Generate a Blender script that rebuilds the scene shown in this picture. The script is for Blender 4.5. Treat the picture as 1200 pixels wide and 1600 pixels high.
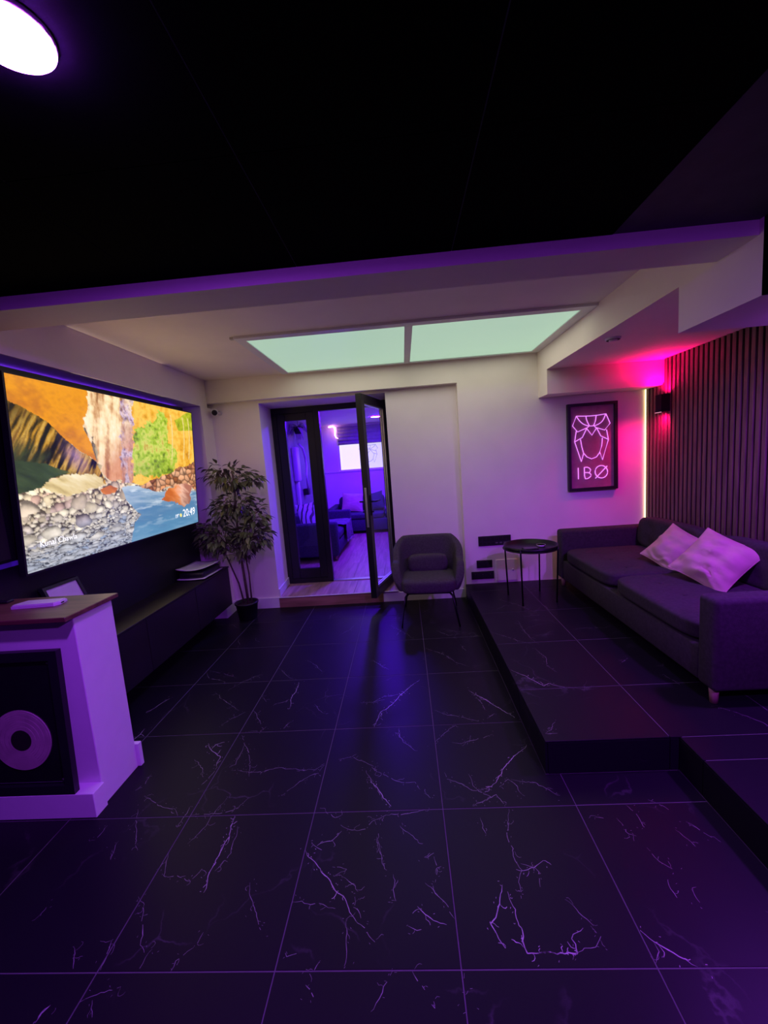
import bpy, bmesh, math, random
import numpy as np
from mathutils import Vector, Matrix, noise

for _o in list(bpy.data.objects):
    bpy.data.objects.remove(_o, do_unlink=True)
SC = bpy.context.scene
COL = SC.collection

# ------------------------------------------------------------------ camera
cam = bpy.data.cameras.new('camera')
cam.sensor_fit = 'VERTICAL'
cam.sensor_height = 36.0
cam.lens = 640.51 * 36.0 / 1600.0
cam.clip_start = 0.02
camo = bpy.data.objects.new('camera', cam)
COL.objects.link(camo)
camo.matrix_world = Matrix(((0.996246, 0.067808, 0.053814, -0.075956),
                            (0.044827, 0.127716, -0.990797, -1.107687),
                            (-0.074057, 0.989490, 0.124197, 1.607359),
                            (0, 0, 0, 1)))
SC.camera = camo

# ------------------------------------------------------------------ world, exposure, light levels
w = bpy.data.worlds.new('world')
w.use_nodes = True
w.node_tree.nodes['Background'].inputs[0].default_value = (0.0, 0.0, 0.0, 1)
w.node_tree.nodes['Background'].inputs[1].default_value = 0.0
SC.world = w
SC.view_settings.view_transform = 'Standard'
SC.view_settings.look = 'None'
SC.view_settings.exposure = 0.0
SC.view_settings.gamma = 1.0
SC.view_settings.use_curve_mapping = False
LAMP_COL, LAMP_STR = (0.34, 0.045, 1.0), 850.0      # round purple ceiling lamps
REAR_STR = 1800.0                                    # the one behind the viewer
SIDE_STR = 950.0                                    # the one under the right-hand soffit
FAR_COL, FAR_STR = (0.085, 0.004, 1.0), 1350.0       # lamps of the room behind the door
SKY_COL, SKY_STR = (0.62, 0.93, 0.69), 0.56         # glass ceiling panels
TV_STR = 1.12
SKY_W, TV_W = 3.7, 3.4                              # watts of area lights added to boost the glass panels and screen
SPOT_COL, SPOT_W = (1.0, 0.0, 0.17), 25.0         # magenta wall lamp, up and down
LED_COL, LED_STR = (0.17, 0.03, 1.0), 3.0           # strip round the television niche
SLAT_LED_COL, SLAT_LED_STR = (1.0, 0.80, 0.36), 3.2
NEON_COL, NEON_STR = (0.80, 0.25, 1.0), 1.15

def area(name, loc, direction, sx, sy, watts, col):
    l = bpy.data.lights.new(name, 'AREA')
    l.shape = 'RECTANGLE'
    l.size, l.size_y = sx, sy
    l.energy = watts
    l.color = col
    o = bpy.data.objects.new(name, l)
    COL.objects.link(o)
    o.location = loc
    o.rotation_euler = Vector(direction).to_track_quat('-Z', 'Y').to_euler()
    return o
area('skylight_fill_left', (-0.60, 2.675, 2.578), (0, 0.0001, -1), 1.15, 1.1, SKY_W, (1.0, 0.80, 0.66))  # added warm fill under the left pane, on top of its own glow
area('skylight_fill_right', (0.68, 2.675, 2.578), (0, 0.0001, -1), 1.15, 1.1, SKY_W, (1.0, 0.80, 0.66))  # same added fill under the right pane
area('television_fill', (-2.20, 2.05, 1.69), (1, 0, -0.06), 1.05, 1.85, TV_W, (1.0, 0.74, 0.50))  # added warm fill just in front of the screen, besides its picture

# ------------------------------------------------------------------ materials
def new_mat(name):
    m = bpy.data.materials.new(name)
    m.use_nodes = True
    nt = m.node_tree
    return m, nt, nt.nodes['Principled BSDF']
def mat(name, col, rough=0.5, metal=0.0, var=0.12, scale=12.0, bump=0.0, bscale=80.0, spec=0.5):
    m, nt, p = new_mat(name)
    p.inputs['Roughness'].default_value = rough
    p.inputs['Metallic'].default_value = metal
    p.inputs['Specular IOR Level'].default_value = spec
    tc = nt.nodes.new('ShaderNodeTexCoord')
    nz = nt.nodes.new('ShaderNodeTexNoise')
    nz.inputs['Scale'].default_value = scale
    nz.inputs['Detail'].default_value = 4
    nt.links.new(tc.outputs['Object'], nz.inputs['Vector'])
    cr = nt.nodes.new('ShaderNodeValToRGB')
    cr.color_ramp.elements[0].position = 0.3
    cr.color_ramp.elements[1].position = 0.7
    cr.color_ramp.elements[0].color = tuple(c * (1 - var) for c in col) + (1,)
    cr.color_ramp.elements[1].color = tuple(min(1, c * (1 + var)) for c in col) + (1,)
    nt.links.new(nz.outputs['Fac'], cr.inputs['Fac'])
    nt.links.new(cr.outputs['Color'], p.inputs['Base Color'])
    if bump:
        n2 = nt.nodes.new('ShaderNodeTexNoise')
        n2.inputs['Scale'].default_value = bscale
        n2.inputs['Detail'].default_value = 5
        nt.links.new(tc.outputs['Object'], n2.inputs['Vector'])
        b = nt.nodes.new('ShaderNodeBump')
        b.inputs['Strength'].default_value = bump
        b.inputs['Distance'].default_value = 0.01
        nt.links.new(n2.outputs['Fac'], b.inputs['Height'])
        nt.links.new(b.outputs['Normal'], p.inputs['Normal'])
    return m
def emit(name, col, strength):
    m, nt, p = new_mat(name)
    p.inputs['Base Color'].default_value = tuple(c * 0.5 for c in col) + (1,)
    p.inputs['Emission Color'].default_value = tuple(col) + (1,)
    p.inputs['Emission Strength'].default_value = strength
    return m
def wood(name, c1, c2, rough=0.45, axis=1, scale=3.0):
    m, nt, p = new_mat(name)
    p.inputs['Roughness'].default_value = rough
    tc = nt.nodes.new('ShaderNodeTexCoord')
    mp = nt.nodes.new('ShaderNodeMapping')
    s = [scale * 9] * 3
    s[axis] = scale * 0.7
    mp.inputs['Scale'].default_value = s
    oi = nt.nodes.new('ShaderNodeObjectInfo')
    ad = nt.nodes.new('ShaderNodeVectorMath')
    ad.operation = 'ADD'
    mul = nt.nodes.new('ShaderNodeMath')
    mul.operation = 'MULTIPLY'
    mul.inputs[1].default_value = 37.0
    nt.links.new(oi.outputs['Random'], mul.inputs[0])
    nt.links.new(tc.outputs['Object'], ad.inputs[0])
    nt.links.new(mul.outputs[0], ad.inputs[1])
    nt.links.new(ad.outputs[0], mp.inputs['Vector'])
    nz = nt.nodes.new('ShaderNodeTexNoise')
    nz.inputs['Scale'].default_value = 1.0
    nz.inputs['Detail'].default_value = 6
    nz.inputs['Distortion'].default_value = 0.6
    nt.links.new(mp.outputs[0], nz.inputs['Vector'])
    cr = nt.nodes.new('ShaderNodeValToRGB')
    cr.color_ramp.elements[0].position = 0.32
    cr.color_ramp.elements[1].position = 0.68
    cr.color_ramp.elements[0].color = tuple(c1) + (1,)
    cr.color_ramp.elements[1].color = tuple(c2) + (1,)
    nt.links.new(nz.outputs['Fac'], cr.inputs['Fac'])
    nt.links.new(cr.outputs[0], p.inputs['Base Color'])
    return m
def glass(name, tint=(0.93, 0.95, 0.95), refl=0.12):
    m, nt, p = new_mat(name)
    nt.nodes.remove(p)
    out = nt.nodes['Material Output']
    tr = nt.nodes.new('ShaderNodeBsdfTransparent')
    tr.inputs[0].default_value = tuple(tint) + (1,)
    gl = nt.nodes.new('ShaderNodeBsdfGlossy')
    gl.inputs['Roughness'].default_value = 0.02
    fr = nt.nodes.new('ShaderNodeFresnel')
    fr.inputs['IOR'].default_value = 1.5
    mx = nt.nodes.new('ShaderNodeMixShader')
    ge = nt.nodes.new('ShaderNodeNewGeometry')
    inv = nt.nodes.new('ShaderNodeMath')
    inv.operation = 'SUBTRACT'
    inv.inputs[0].default_value = 1.0
    nt.links.new(ge.outputs['Backfacing'], inv.inputs[1])
    front = nt.nodes.new('ShaderNodeMath')
    front.operation = 'MULTIPLY'
    nt.links.new(fr.outputs[0], front.inputs[0])
    nt.links.new(inv.outputs[0], front.inputs[1])
    nt.links.new(front.outputs[0], mx.inputs[0])
    nt.links.new(tr.outputs[0], mx.inputs[1])
    nt.links.new(gl.outputs[0], mx.inputs[2])
    nt.links.new(mx.outputs[0], out.inputs[0])
    return m
def marble(name, base, vein):
    m, nt, p = new_mat(name)
    p.inputs['Roughness'].default_value = 0.40
    p.inputs['Specular IOR Level'].default_value = 0.12
    ge = nt.nodes.new('ShaderNodeNewGeometry')
    nz = nt.nodes.new('ShaderNodeTexNoise')
    nz.inputs['Scale'].default_value = 3.0
    nz.inputs['Detail'].default_value = 7
    nt.links.new(ge.outputs['Position'], nz.inputs['Vector'])
    mixv = nt.nodes.new('ShaderNodeVectorMath')
    mixv.operation = 'MULTIPLY_ADD'
    mixv.inputs[1].default_value = (0.45, 0.45, 0.45)
    nt.links.new(nz.outputs['Color'], mixv.inputs[0])
    nt.links.new(ge.outputs['Position'], mixv.inputs[2])
    vo = nt.nodes.new('ShaderNodeTexVoronoi')
    vo.feature = 'DISTANCE_TO_EDGE'
    vo.inputs['Scale'].default_value = 3.1
    nt.links.new(mixv.outputs[0], vo.inputs['Vector'])
    r1 = nt.nodes.new('ShaderNodeValToRGB')
    r1.color_ramp.elements[0].color = (1, 1, 1, 1)
    r1.color_ramp.elements[1].color = (0, 0, 0, 1)
    r1.color_ramp.elements[1].position = 0.02
    nt.links.new(vo.outputs['Distance'], r1.inputs[0])
    n2 = nt.nodes.new('ShaderNodeTexNoise')
    n2.inputs['Scale'].default_value = 2.3
    n2.inputs['Detail'].default_value = 3
    nt.links.new(ge.outputs['Position'], n2.inputs['Vector'])
    r2 = nt.nodes.new('ShaderNodeValToRGB')
    r2.color_ramp.elements[0].position = 0.55
    r2.color_ramp.elements[1].position = 0.75
    nt.links.new(n2.outputs['Fac'], r2.inputs[0])
    mu = nt.nodes.new('ShaderNodeMath')
    mu.operation = 'MULTIPLY'
    nt.links.new(r1.outputs[0], mu.inputs[0])
    nt.links.new(r2.outputs[0], mu.inputs[1])
    mu2 = nt.nodes.new('ShaderNodeMath')
    mu2.operation = 'MULTIPLY'
    mu2.inputs[1].default_value = 0.22
    nt.links.new(mu.outputs[0], mu2.inputs[0])
    mx = nt.nodes.new('ShaderNodeMix')
    mx.data_type = 'RGBA'
    nt.links.new(mu2.outputs[0], mx.inputs['Factor'])
    mx.inputs['A'].default_value = tuple(base) + (1,)
    mx.inputs['B'].default_value = tuple(vein) + (1,)
    nt.links.new(mx.outputs['Result'], p.inputs['Base Color'])
    return m
def vcol_emit(name, strength):
    m, nt, p = new_mat(name)
    at = nt.nodes.new('ShaderNodeVertexColor')
    at.layer_name = 'picture'
    p.inputs['Base Color'].default_value = (0.01, 0.01, 0.012, 1)
    p.inputs['Roughness'].default_value = 0.25
    nt.links.new(at.outputs['Color'], p.inputs['Emission Color'])
    p.inputs['Emission Strength'].default_value = strength
    return m

# ------------------------------------------------------------------ building helpers
class MB:
    def __init__(self):
        self.bm = bmesh.new()
    def _add(self, vs, fs, mi=0, smooth=False):
        v = [self.bm.verts.new(p) for p in vs]
        for f in fs:
            try:
                fc = self.bm.faces.new([v[i] for i in f])
                fc.material_index = mi
                fc.smooth = smooth
            except ValueError:
                pass
        return v
    def box(self, x0, x1, y0, y1, z0, z1, bev=0.0, mi=0, seg=2):
        vs = [(x, y, z) for z in (z0, z1) for y in (y0, y1) for x in (x0, x1)]
        fs = [(0, 2, 3, 1), (4, 5, 7, 6), (0, 1, 5, 4), (2, 6, 7, 3), (0, 4, 6, 2), (1, 3, 7, 5)]
        if not bev:
            self._add(vs, fs, mi)
            return self
        b = bmesh.new()
        v = [b.verts.new(p) for p in vs]
        for f in fs:
            b.faces.new([v[i] for i in f])
        bmesh.ops.bevel(b, geom=b.edges[:], offset=bev, segments=seg, affect='EDGES', profile=0.5)
        b.verts.index_update()
        self._add([tuple(q.co) for q in b.verts], [[q.index for q in f.verts] for f in b.faces], mi, seg > 1)
        b.free()
        return self
    def prism(self, poly, z0, z1, mi=0, f=None):
        n = len(poly)
        vs = [(x, y, z0) for x, y in poly] + [(x, y, z1) for x, y in poly]
        if f:
            vs = [f(*p) for p in vs]
        fs = [tuple(range(n - 1, -1, -1)), tuple(range(n, 2 * n))]
        fs += [(i, (i + 1) % n, n + (i + 1) % n, n + i) for i in range(n)]
        self._add(vs, fs, mi)
        return self
    def tube(self, pts, r, n=8, mi=0, closed=False):
        pts = [Vector(p) for p in pts]
        rs = r if isinstance(r, (list, tuple)) else [r] * len(pts)
        rings = []
        up = Vector((0, 0, 1))
        for i, p in enumerate(pts):
            if closed:
                d = pts[(i + 1) % len(pts)] - pts[i - 1]
            else:
                d = pts[min(i + 1, len(pts) - 1)] - pts[max(i - 1, 0)]
            if d.length < 1e-9:
                d = Vector((0, 0, 1))
            d.normalize()
            a = d.cross(up if abs(d.dot(up)) < 0.95 else Vector((1, 0, 0))).normalized()
            b = d.cross(a)
            rings.append([p + (a * math.cos(t) + b * math.sin(t)) * rs[i] for t in [2 * math.pi * k / n for k in range(n)]])
        vs = [tuple(v) for ring in rings for v in ring]
        fs = []
        m = len(rings)
        for i in range(m if closed else m - 1):
            for k in range(n):
                fs.append((i * n + k, i * n + (k + 1) % n, ((i + 1) % m) * n + (k + 1) % n, ((i + 1) % m) * n + k))
        if not closed:
            fs.append(tuple(range(n - 1, -1, -1)))
            fs.append(tuple((m - 1) * n + k for k in range(n)))
        self._add(vs, fs, mi, True)
        return self
    def lathe(self, prof, c=(0, 0, 0), n=32, mi=0, axis='Z', smooth=True):
        vs = []
        for r, h in prof:
            for k in range(n):
                t = 2 * math.pi * k / n
                a, b = r * math.cos(t), r * math.sin(t)
                if axis == 'Z':
                    vs.append((c[0] + a, c[1] + b, c[2] + h))
                elif axis == 'Y':
                    vs.append((c[0] + a, c[1] + h, c[2] + b))
                else:
                    vs.append((c[0] + h, c[1] + a, c[2] + b))
        fs = []
        for i in range(len(prof) - 1):
            for k in range(n):
                fs.append((i * n + k, i * n + (k + 1) % n, (i + 1) * n + (k + 1) % n, (i + 1) * n + k))
        if prof[0][0] > 1e-6:
            fs.append(tuple(range(n - 1, -1, -1)))
        if prof[-1][0] > 1e-6:
            fs.append(tuple((len(prof) - 1) * n + k for k in range(n)))
        self._add(vs, fs, mi, smooth)
        return self
    def grid(self, f, nu, nv, mi=0, closed_u=False):
        vs = [f(i / nu, j / nv) for j in range(nv + 1) for i in range(nu + 1)]
        fs = [(j * (nu + 1) + i, j * (nu + 1) + i + 1, (j + 1) * (nu + 1) + i + 1, (j + 1) * (nu + 1) + i)
              for j in range(nv) for i in range(nu)]
        self._add(vs, fs, mi, True)
        return self
    def superbox(self, c, s, k=6.0, n=14, tufts=(), tdep=0.03, trad=0.09, axis=2, wob=0.0, seed=0):
        """soft cushion: a rounded box, with buttoned dents on the + side of axis"""
        faces = []
        for ax in range(3):
            for sg in (-1, 1):
                faces.append((ax, sg))
        for ax, sg in faces:
            a, b = (ax + 1) % 3, (ax + 2) % 3
            vs = []
            for j in range(n + 1):
                for i in range(n + 1):
                    q = [0.0, 0.0, 0.0]
                    q[ax] = sg
                    q[a] = math.sin((2 * i / n - 1) * math.pi / 2)
                    q[b] = math.sin((2 * j / n - 1) * math.pi / 2)
                    L = (abs(q[0]) ** k + abs(q[1]) ** k + abs(q[2]) ** k) ** (1 / k)
                    p = [c[t] + s[t] * q[t] / L for t in range(3)]
                    if tufts and abs(q[axis] / L) > 0.6 and q[axis] * (1 if tdep > 0 else -1) > 0:
                        for tp in tufts:
                            d2 = sum((p[t] - tp[t]) ** 2 for t in range(3) if t != axis)
                            p[axis] -= tdep * math.exp(-d2 / (2 * (trad * 0.45) ** 2))
                    if wob:
                        nv = noise.noise_vector(Vector(p) * 5 + Vector((seed, seed, 0)))
                        p = [p[t] + wob * nv[t] for t in range(3)]
                    vs.append(tuple(p))
            fs = [(j * (n + 1) + i, j * (n + 1) + i + 1, (j + 1) * (n + 1) + i + 1, (j + 1) * (n + 1) + i)
                  for j in range(n) for i in range(n)]
            self._add(vs, fs, 0, True)
        return self
    def build(self, name, m, parent=None, base=None):
        bm = self.bm
        bmesh.ops.remove_doubles(bm, verts=bm.verts[:], dist=1e-5)
        bmesh.ops.recalc_face_normals(bm, faces=bm.faces[:])
        if parent is not None:
            off = world_loc(parent)
        else:
            xs = [v.co for v in bm.verts]
            off = base or Vector(((min(v.x for v in xs) + max(v.x for v in xs)) / 2,
                                  (min(v.y for v in xs) + max(v.y for v in xs)) / 2, min(v.z for v in xs)))
            off = Vector(off)
        bmesh.ops.translate(bm, verts=bm.verts[:], vec=-off)
        me = bpy.data.meshes.new(name)
        bm.to_mesh(me)
        bm.free()
        for mm in (m if isinstance(m, (list, tuple)) else [m]):
            me.materials.append(mm)
        o = bpy.data.objects.new(name, me)
        COL.objects.link(o)
        if parent is not None:
            o.parent = parent
        else:
            o.location = off
        return o
def world_loc(o):
    v = Vector((0, 0, 0))
    while o is not None:
        v += Vector(o.location)
        o = o.parent
    return v
def thing(name, loc, label, cat, group=None):
    o = bpy.data.objects.new(name, None)
    o.empty_display_size = 0.1
    COL.objects.link(o)
    o.location = loc
    tag(o, label, cat, group)
    return o
def tag(o, label=None, cat=None, group=None, kind=None):
    if label: o['label'] = label
    if cat: o['category'] = cat
    if group: o['group'] = group
    if kind: o['kind'] = kind
    return o
def struct(o):
    o['kind'] = 'structure'
    return o
def inst(src, parent, loc, name=None, rot=None):
    o = src.copy()
    COL.objects.link(o)
    o.parent = parent
    o.location = loc
    if rot is not None:
        o.rotation_euler = rot
    return o
def copy_tree(o, parent=None):
    c = o.copy()
    COL.objects.link(c)
    c.parent = parent
    for ch in [x for x in COL.objects if x.parent == o]:
        copy_tree(ch, c)
    return c
def text_mesh(name, txt, size, m, parent, matrix, extr=0.0005):
    cu = bpy.data.curves.new('t', 'FONT')
    cu.body = txt
    cu.size = size
    cu.extrude = extr
    cu.resolution_u = 3
    to = bpy.data.objects.new('t', cu)
    COL.objects.link(to)
    dg = bpy.context.evaluated_depsgraph_get()
    me = bpy.data.meshes.new_from_object(to.evaluated_get(dg))
    bpy.data.objects.remove(to)
    me.transform(matrix)
    me.materials.clear()
    me.materials.append(m)
    o = bpy.data.objects.new(name, me)
    COL.objects.link(o)
    off = world_loc(parent)
    me.transform(Matrix.Translation(-off))
    o.parent = parent
    return o

# ---- traced outlines, in metres
VE= [(0,(-0.98,2.11),(-0.92,2.04),(-0.85,1.95),(-0.81,1.88)),
(0,(-1.20,2.01),(-1.13,1.92),(-1.07,1.84),(-0.99,1.80)),
(1,(-0.97,1.77),(-0.96,1.66),(-0.97,1.56),(-0.95,1.45)),
(0,(-1.58,1.68),(-1.48,1.58),(-1.39,1.51),(-1.30,1.43)),
(0,(-1.20,1.43),(-1.14,1.36),(-1.09,1.27)),
(0,(-1.15,1.21),(-1.06,1.21),(-1.05,1.25)),
(0,(-1.78,2.01),(-1.62,1.94),(-1.51,1.88)),
(0,(-0.89,1.30),(-0.94,1.22)),
(1,(-1.31,1.06),(-1.30,1.10),(-1.26,1.12)),
(1,(-1.36,1.11),(-1.30,1.05),(-1.23,0.99),(-1.22,0.92)),
(0,(-1.12,0.89),(-1.01,0.87),(-0.94,0.87),(-0.88,0.89),(-0.78,0.88),(-0.65,0.87),(-0.61,0.91)),
(0,(-0.61,0.90),(-0.63,0.85),(-0.70,0.81),(-0.76,0.74),(-0.79,0.70)),
(0,(-1.18,1.18),(-1.12,1.09),(-1.06,0.99),(-1.00,0.84)),
(0,(-1.12,1.08),(-1.12,1.00),(-1.11,0.93),(-1.14,0.91)),
(0,(-1.24,0.79),(-1.21,0.87),(-1.21,0.92)),
(0,(-1.20,0.61),(-1.06,0.61),(-0.99,0.63),(-0.95,0.70)),
(0,(-0.54,0.94),(-0.47,0.96),(-0.41,0.92),(-0.33,0.88),(-0.32,0.84)),
(0,(-0.39,0.87),(-0.34,0.77),(-0.28,0.66)),
(0,(-0.47,1.46),(-0.40,1.46),(-0.31,1.49)),
(0,(-0.31,1.35),(-0.35,1.27),(-0.36,1.20)),
(0,(-0.55,0.61),(-0.50,0.57),(-0.47,0.58)),
(1,(-0.98,0.59),(-0.97,0.53),(-0.95,0.45)),
(0,(-0.47,0.53),(-0.41,0.50),(-0.35,0.51),(-0.32,0.55),(-0.28,0.56)),
(0,(-0.45,2.07),(-0.39,2.00),(-0.33,1.92)),
(0,(-0.86,3.18),(-0.96,3.10),(-0.96,2.99)),
(0,(-1.07,1.49),(-1.01,1.51),(-0.98,1.54)),
(0,(-1.20,1.62),(-1.14,1.52)),
(0,(-1.35,1.28),(-1.31,1.35),(-1.24,1.42)),
(0,(-0.79,1.48),(-0.74,1.40),(-0.70,1.36)),
(0,(-0.30,2.74),(-0.18,2.57),(-0.08,2.40)),
(0,(0.01,2.22),(0.15,2.09),(0.24,1.94),(0.32,1.88)),
(0,(-0.44,2.07),(-0.36,1.96),(-0.29,1.89)),
(1,(0.27,1.56),(0.33,1.48),(0.42,1.35),(0.50,1.24)),
(0,(0.30,1.47),(0.32,1.43),(0.34,1.33)),
(0,(0.02,1.35),(0.10,1.29),(0.18,1.27),(0.25,1.23),(0.30,1.20)),
(0,(0.33,1.24),(0.39,1.29)),
(1,(-0.06,1.72),(-0.14,1.62),(-0.21,1.52),(-0.26,1.42),(-0.33,1.35),(-0.36,1.21)),
(0,(-0.40,1.45),(-0.31,1.53),(-0.20,1.54)),
(0,(-0.22,1.14),(-0.18,1.06),(-0.11,0.99)),
(0,(0.13,1.19),(0.05,1.11),(-0.00,1.05)),
(0,(0.34,1.09),(0.26,1.07),(0.14,1.03),(0.10,1.04)),
(1,(0.50,1.00),(0.45,0.95),(0.38,0.89),(0.33,0.83),(0.27,0.74),(0.22,0.71)),
(0,(0.22,0.71),(0.17,0.70),(0.12,0.73),(0.04,0.78),(0.03,0.82)),
(0,(0.15,0.80),(0.16,0.74),(0.18,0.69),(0.23,0.66),(0.14,0.61)),
(0,(0.16,0.62),(0.22,0.65),(0.26,0.67),(0.28,0.62)),
(0,(0.28,0.72),(0.34,0.76),(0.37,0.71),(0.38,0.67)),
(0,(0.35,0.76),(0.47,0.73),(0.51,0.69),(0.56,0.64)),
(0,(-0.35,0.88),(-0.32,0.84),(-0.24,0.79),(-0.18,0.76),(-0.13,0.76),(-0.10,0.72)),
(1,(-0.35,0.78),(-0.29,0.70),(-0.24,0.62)),
(0,(-0.31,0.55),(-0.26,0.58),(-0.18,0.58),(-0.07,0.60)),
(0,(-0.08,0.70),(-0.05,0.66)),
(0,(0.16,0.55),(0.17,0.47)),
(0,(-0.21,1.19),(-0.20,1.10)),
(0,(0.12,2.57),(0.23,2.45),(0.33,2.47)),
(0,(0.31,2.25),(0.34,2.14)),
(0,(0.82,0.59),(0.83,0.54),(0.83,0.48)),
(0,(1.01,0.50),(1.04,0.47),(1.07,0.43)),
(0,(0.95,0.46),(0.98,0.39)),
(0,(0.65,0.53),(0.69,0.53)),
(0,(0.40,0.20),(0.43,0.16),(0.45,0.13),(0.46,0.12)),
(0,(0.45,0.12),(0.47,0.09),(0.44,0.06),(0.37,0.04)),
(1,(0.42,0.11),(0.37,0.08),(0.38,0.04),(0.31,0.04),(0.25,0.04)),
(1,(0.60,0.11),(0.63,0.07),(0.67,0.04),(0.72,0.00)),
(0,(0.63,0.07),(0.63,0.04),(0.60,0.01)),
(0,(0.79,0.39),(0.80,0.34),(0.83,0.30)),
(0,(0.85,0.23),(0.85,0.18)),
(0,(0.80,0.28),(0.78,0.23),(0.79,0.20)),
(0,(0.74,0.53),(0.75,0.46),(0.78,0.44)),
(0,(0.93,0.62),(0.98,0.56)),
(0,(-1.51,0.73),(-1.40,0.67),(-1.30,0.64),(-1.26,0.61)),
(0,(-1.49,0.65),(-1.44,0.56),(-1.39,0.49),(-1.35,0.43)),
(0,(-1.58,0.56),(-1.58,0.49)),
(0,(-1.47,0.48),(-1.44,0.39)),
(0,(-1.20,0.42),(-1.18,0.36),(-1.15,0.31)),
(0,(-1.15,0.32),(-1.09,0.31),(-1.03,0.29)),
(0,(-1.21,0.24),(-1.16,0.18),(-1.13,0.13),(-1.10,0.08),(-1.07,0.05)),
(0,(-1.56,0.22),(-1.56,0.17)),
(0,(-1.21,0.10),(-1.20,0.04),(-1.19,0.00)),
(0,(-1.05,0.06),(-1.06,0.01)),
(0,(-0.91,0.07),(-0.95,0.03),(-0.95,0.00)),
(1,(-1.29,-0.08),(-1.30,-0.10),(-1.30,-0.12)),
(0,(-1.26,-0.10),(-1.27,-0.11)),
(0,(-1.09,-0.04),(-1.15,-0.05),(-1.20,-0.07)),
(0,(-1.57,0.88),(-1.56,0.81),(-1.58,0.77)),
(0,(-1.34,0.08),(-1.29,0.01)),
(0,(-1.16,-0.07),(-1.12,-0.12)),
(1,(-0.98,0.59),(-0.96,0.49),(-0.97,0.40),(-0.97,0.34),(-0.96,0.25)),
(0,(-0.94,0.54),(-0.92,0.41),(-0.95,0.33)),
(0,(-0.79,0.28),(-0.76,0.22),(-0.73,0.18),(-0.69,0.12)),
(1,(-0.60,0.41),(-0.54,0.35),(-0.45,0.26),(-0.41,0.23),(-0.37,0.16),(-0.35,0.14)),
(0,(-0.35,0.14),(-0.31,0.11),(-0.28,0.08)),
(0,(-0.42,0.30),(-0.38,0.27),(-0.35,0.24)),
(0,(-0.38,0.15),(-0.38,0.09),(-0.37,0.01)),
(0,(-0.59,0.06),(-0.57,0.04),(-0.54,0.05)),
(0,(-0.46,0.03),(-0.47,-0.00)),
(0,(-0.49,-0.03),(-0.48,-0.04),(-0.46,-0.07)),
(0,(-0.30,0.46),(-0.28,0.40),(-0.26,0.33)),
(0,(-1.03,0.30),(-1.01,0.34)),
(0,(-0.89,0.11),(-0.91,0.07)),
(0,(-0.37,0.23),(-0.33,0.14)),
(0,(-0.60,0.21),(-0.50,0.20),(-0.43,0.18)),
(0,(-0.47,0.34),(-0.41,0.33),(-0.45,0.30)),
(0,(-0.58,0.45),(-0.52,0.40)),
(0,(0.30,0.59),(0.26,0.47),(0.26,0.39),(0.27,0.31),(0.26,0.28),(0.24,0.20)),
(1,(0.19,0.26),(0.16,0.19),(0.14,0.15),(0.12,0.13),(0.13,0.10),(0.15,0.06)),
(1,(0.20,0.24),(0.21,0.17),(0.22,0.11),(0.21,0.07),(0.22,0.04),(0.27,0.04),(0.33,0.04)),
(0,(-0.10,0.27),(-0.06,0.23),(-0.03,0.19),(-0.00,0.15)),
(0,(-0.30,0.47),(-0.28,0.42),(-0.27,0.35),(-0.25,0.32)),
(0,(-0.22,0.30),(-0.22,0.25),(-0.21,0.21)),
(0,(-0.17,0.12),(-0.12,0.11)),
(0,(-0.15,-0.00),(-0.14,-0.03),(-0.12,-0.05)),
(0,(-0.10,-0.08),(-0.09,-0.09)),
(0,(0.01,-0.01),(-0.00,-0.06),(0.00,-0.11)),
(0,(-0.20,0.52),(-0.12,0.45)),
(0,(0.32,0.33),(0.34,0.30),(0.33,0.25)),
(0,(-0.10,0.37),(-0.07,0.38),(-0.06,0.39)),
(0,(-0.06,0.37),(-0.05,0.32),(-0.06,0.27)),
(0,(0.28,0.34),(0.32,0.32))]
VP= [(0,(0.76,2.83),(0.83,2.75),(0.91,2.65),(0.99,2.47)),
(0,(0.69,2.56),(0.81,2.66)),
(0,(0.81,2.28),(0.80,2.08),(0.81,1.93),(0.84,1.83)),
(0,(0.54,2.08),(0.64,1.98),(0.71,1.90),(0.79,1.84)),
(0,(0.79,1.77),(0.82,1.62),(0.79,1.52),(0.82,1.43)),
(1,(0.54,1.48),(0.61,1.40),(0.69,1.28),(0.73,1.30),(0.80,1.25)),
(0,(0.55,0.85),(0.59,0.88),(0.63,0.94)),
(0,(0.55,0.85),(0.61,0.84))]
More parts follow.
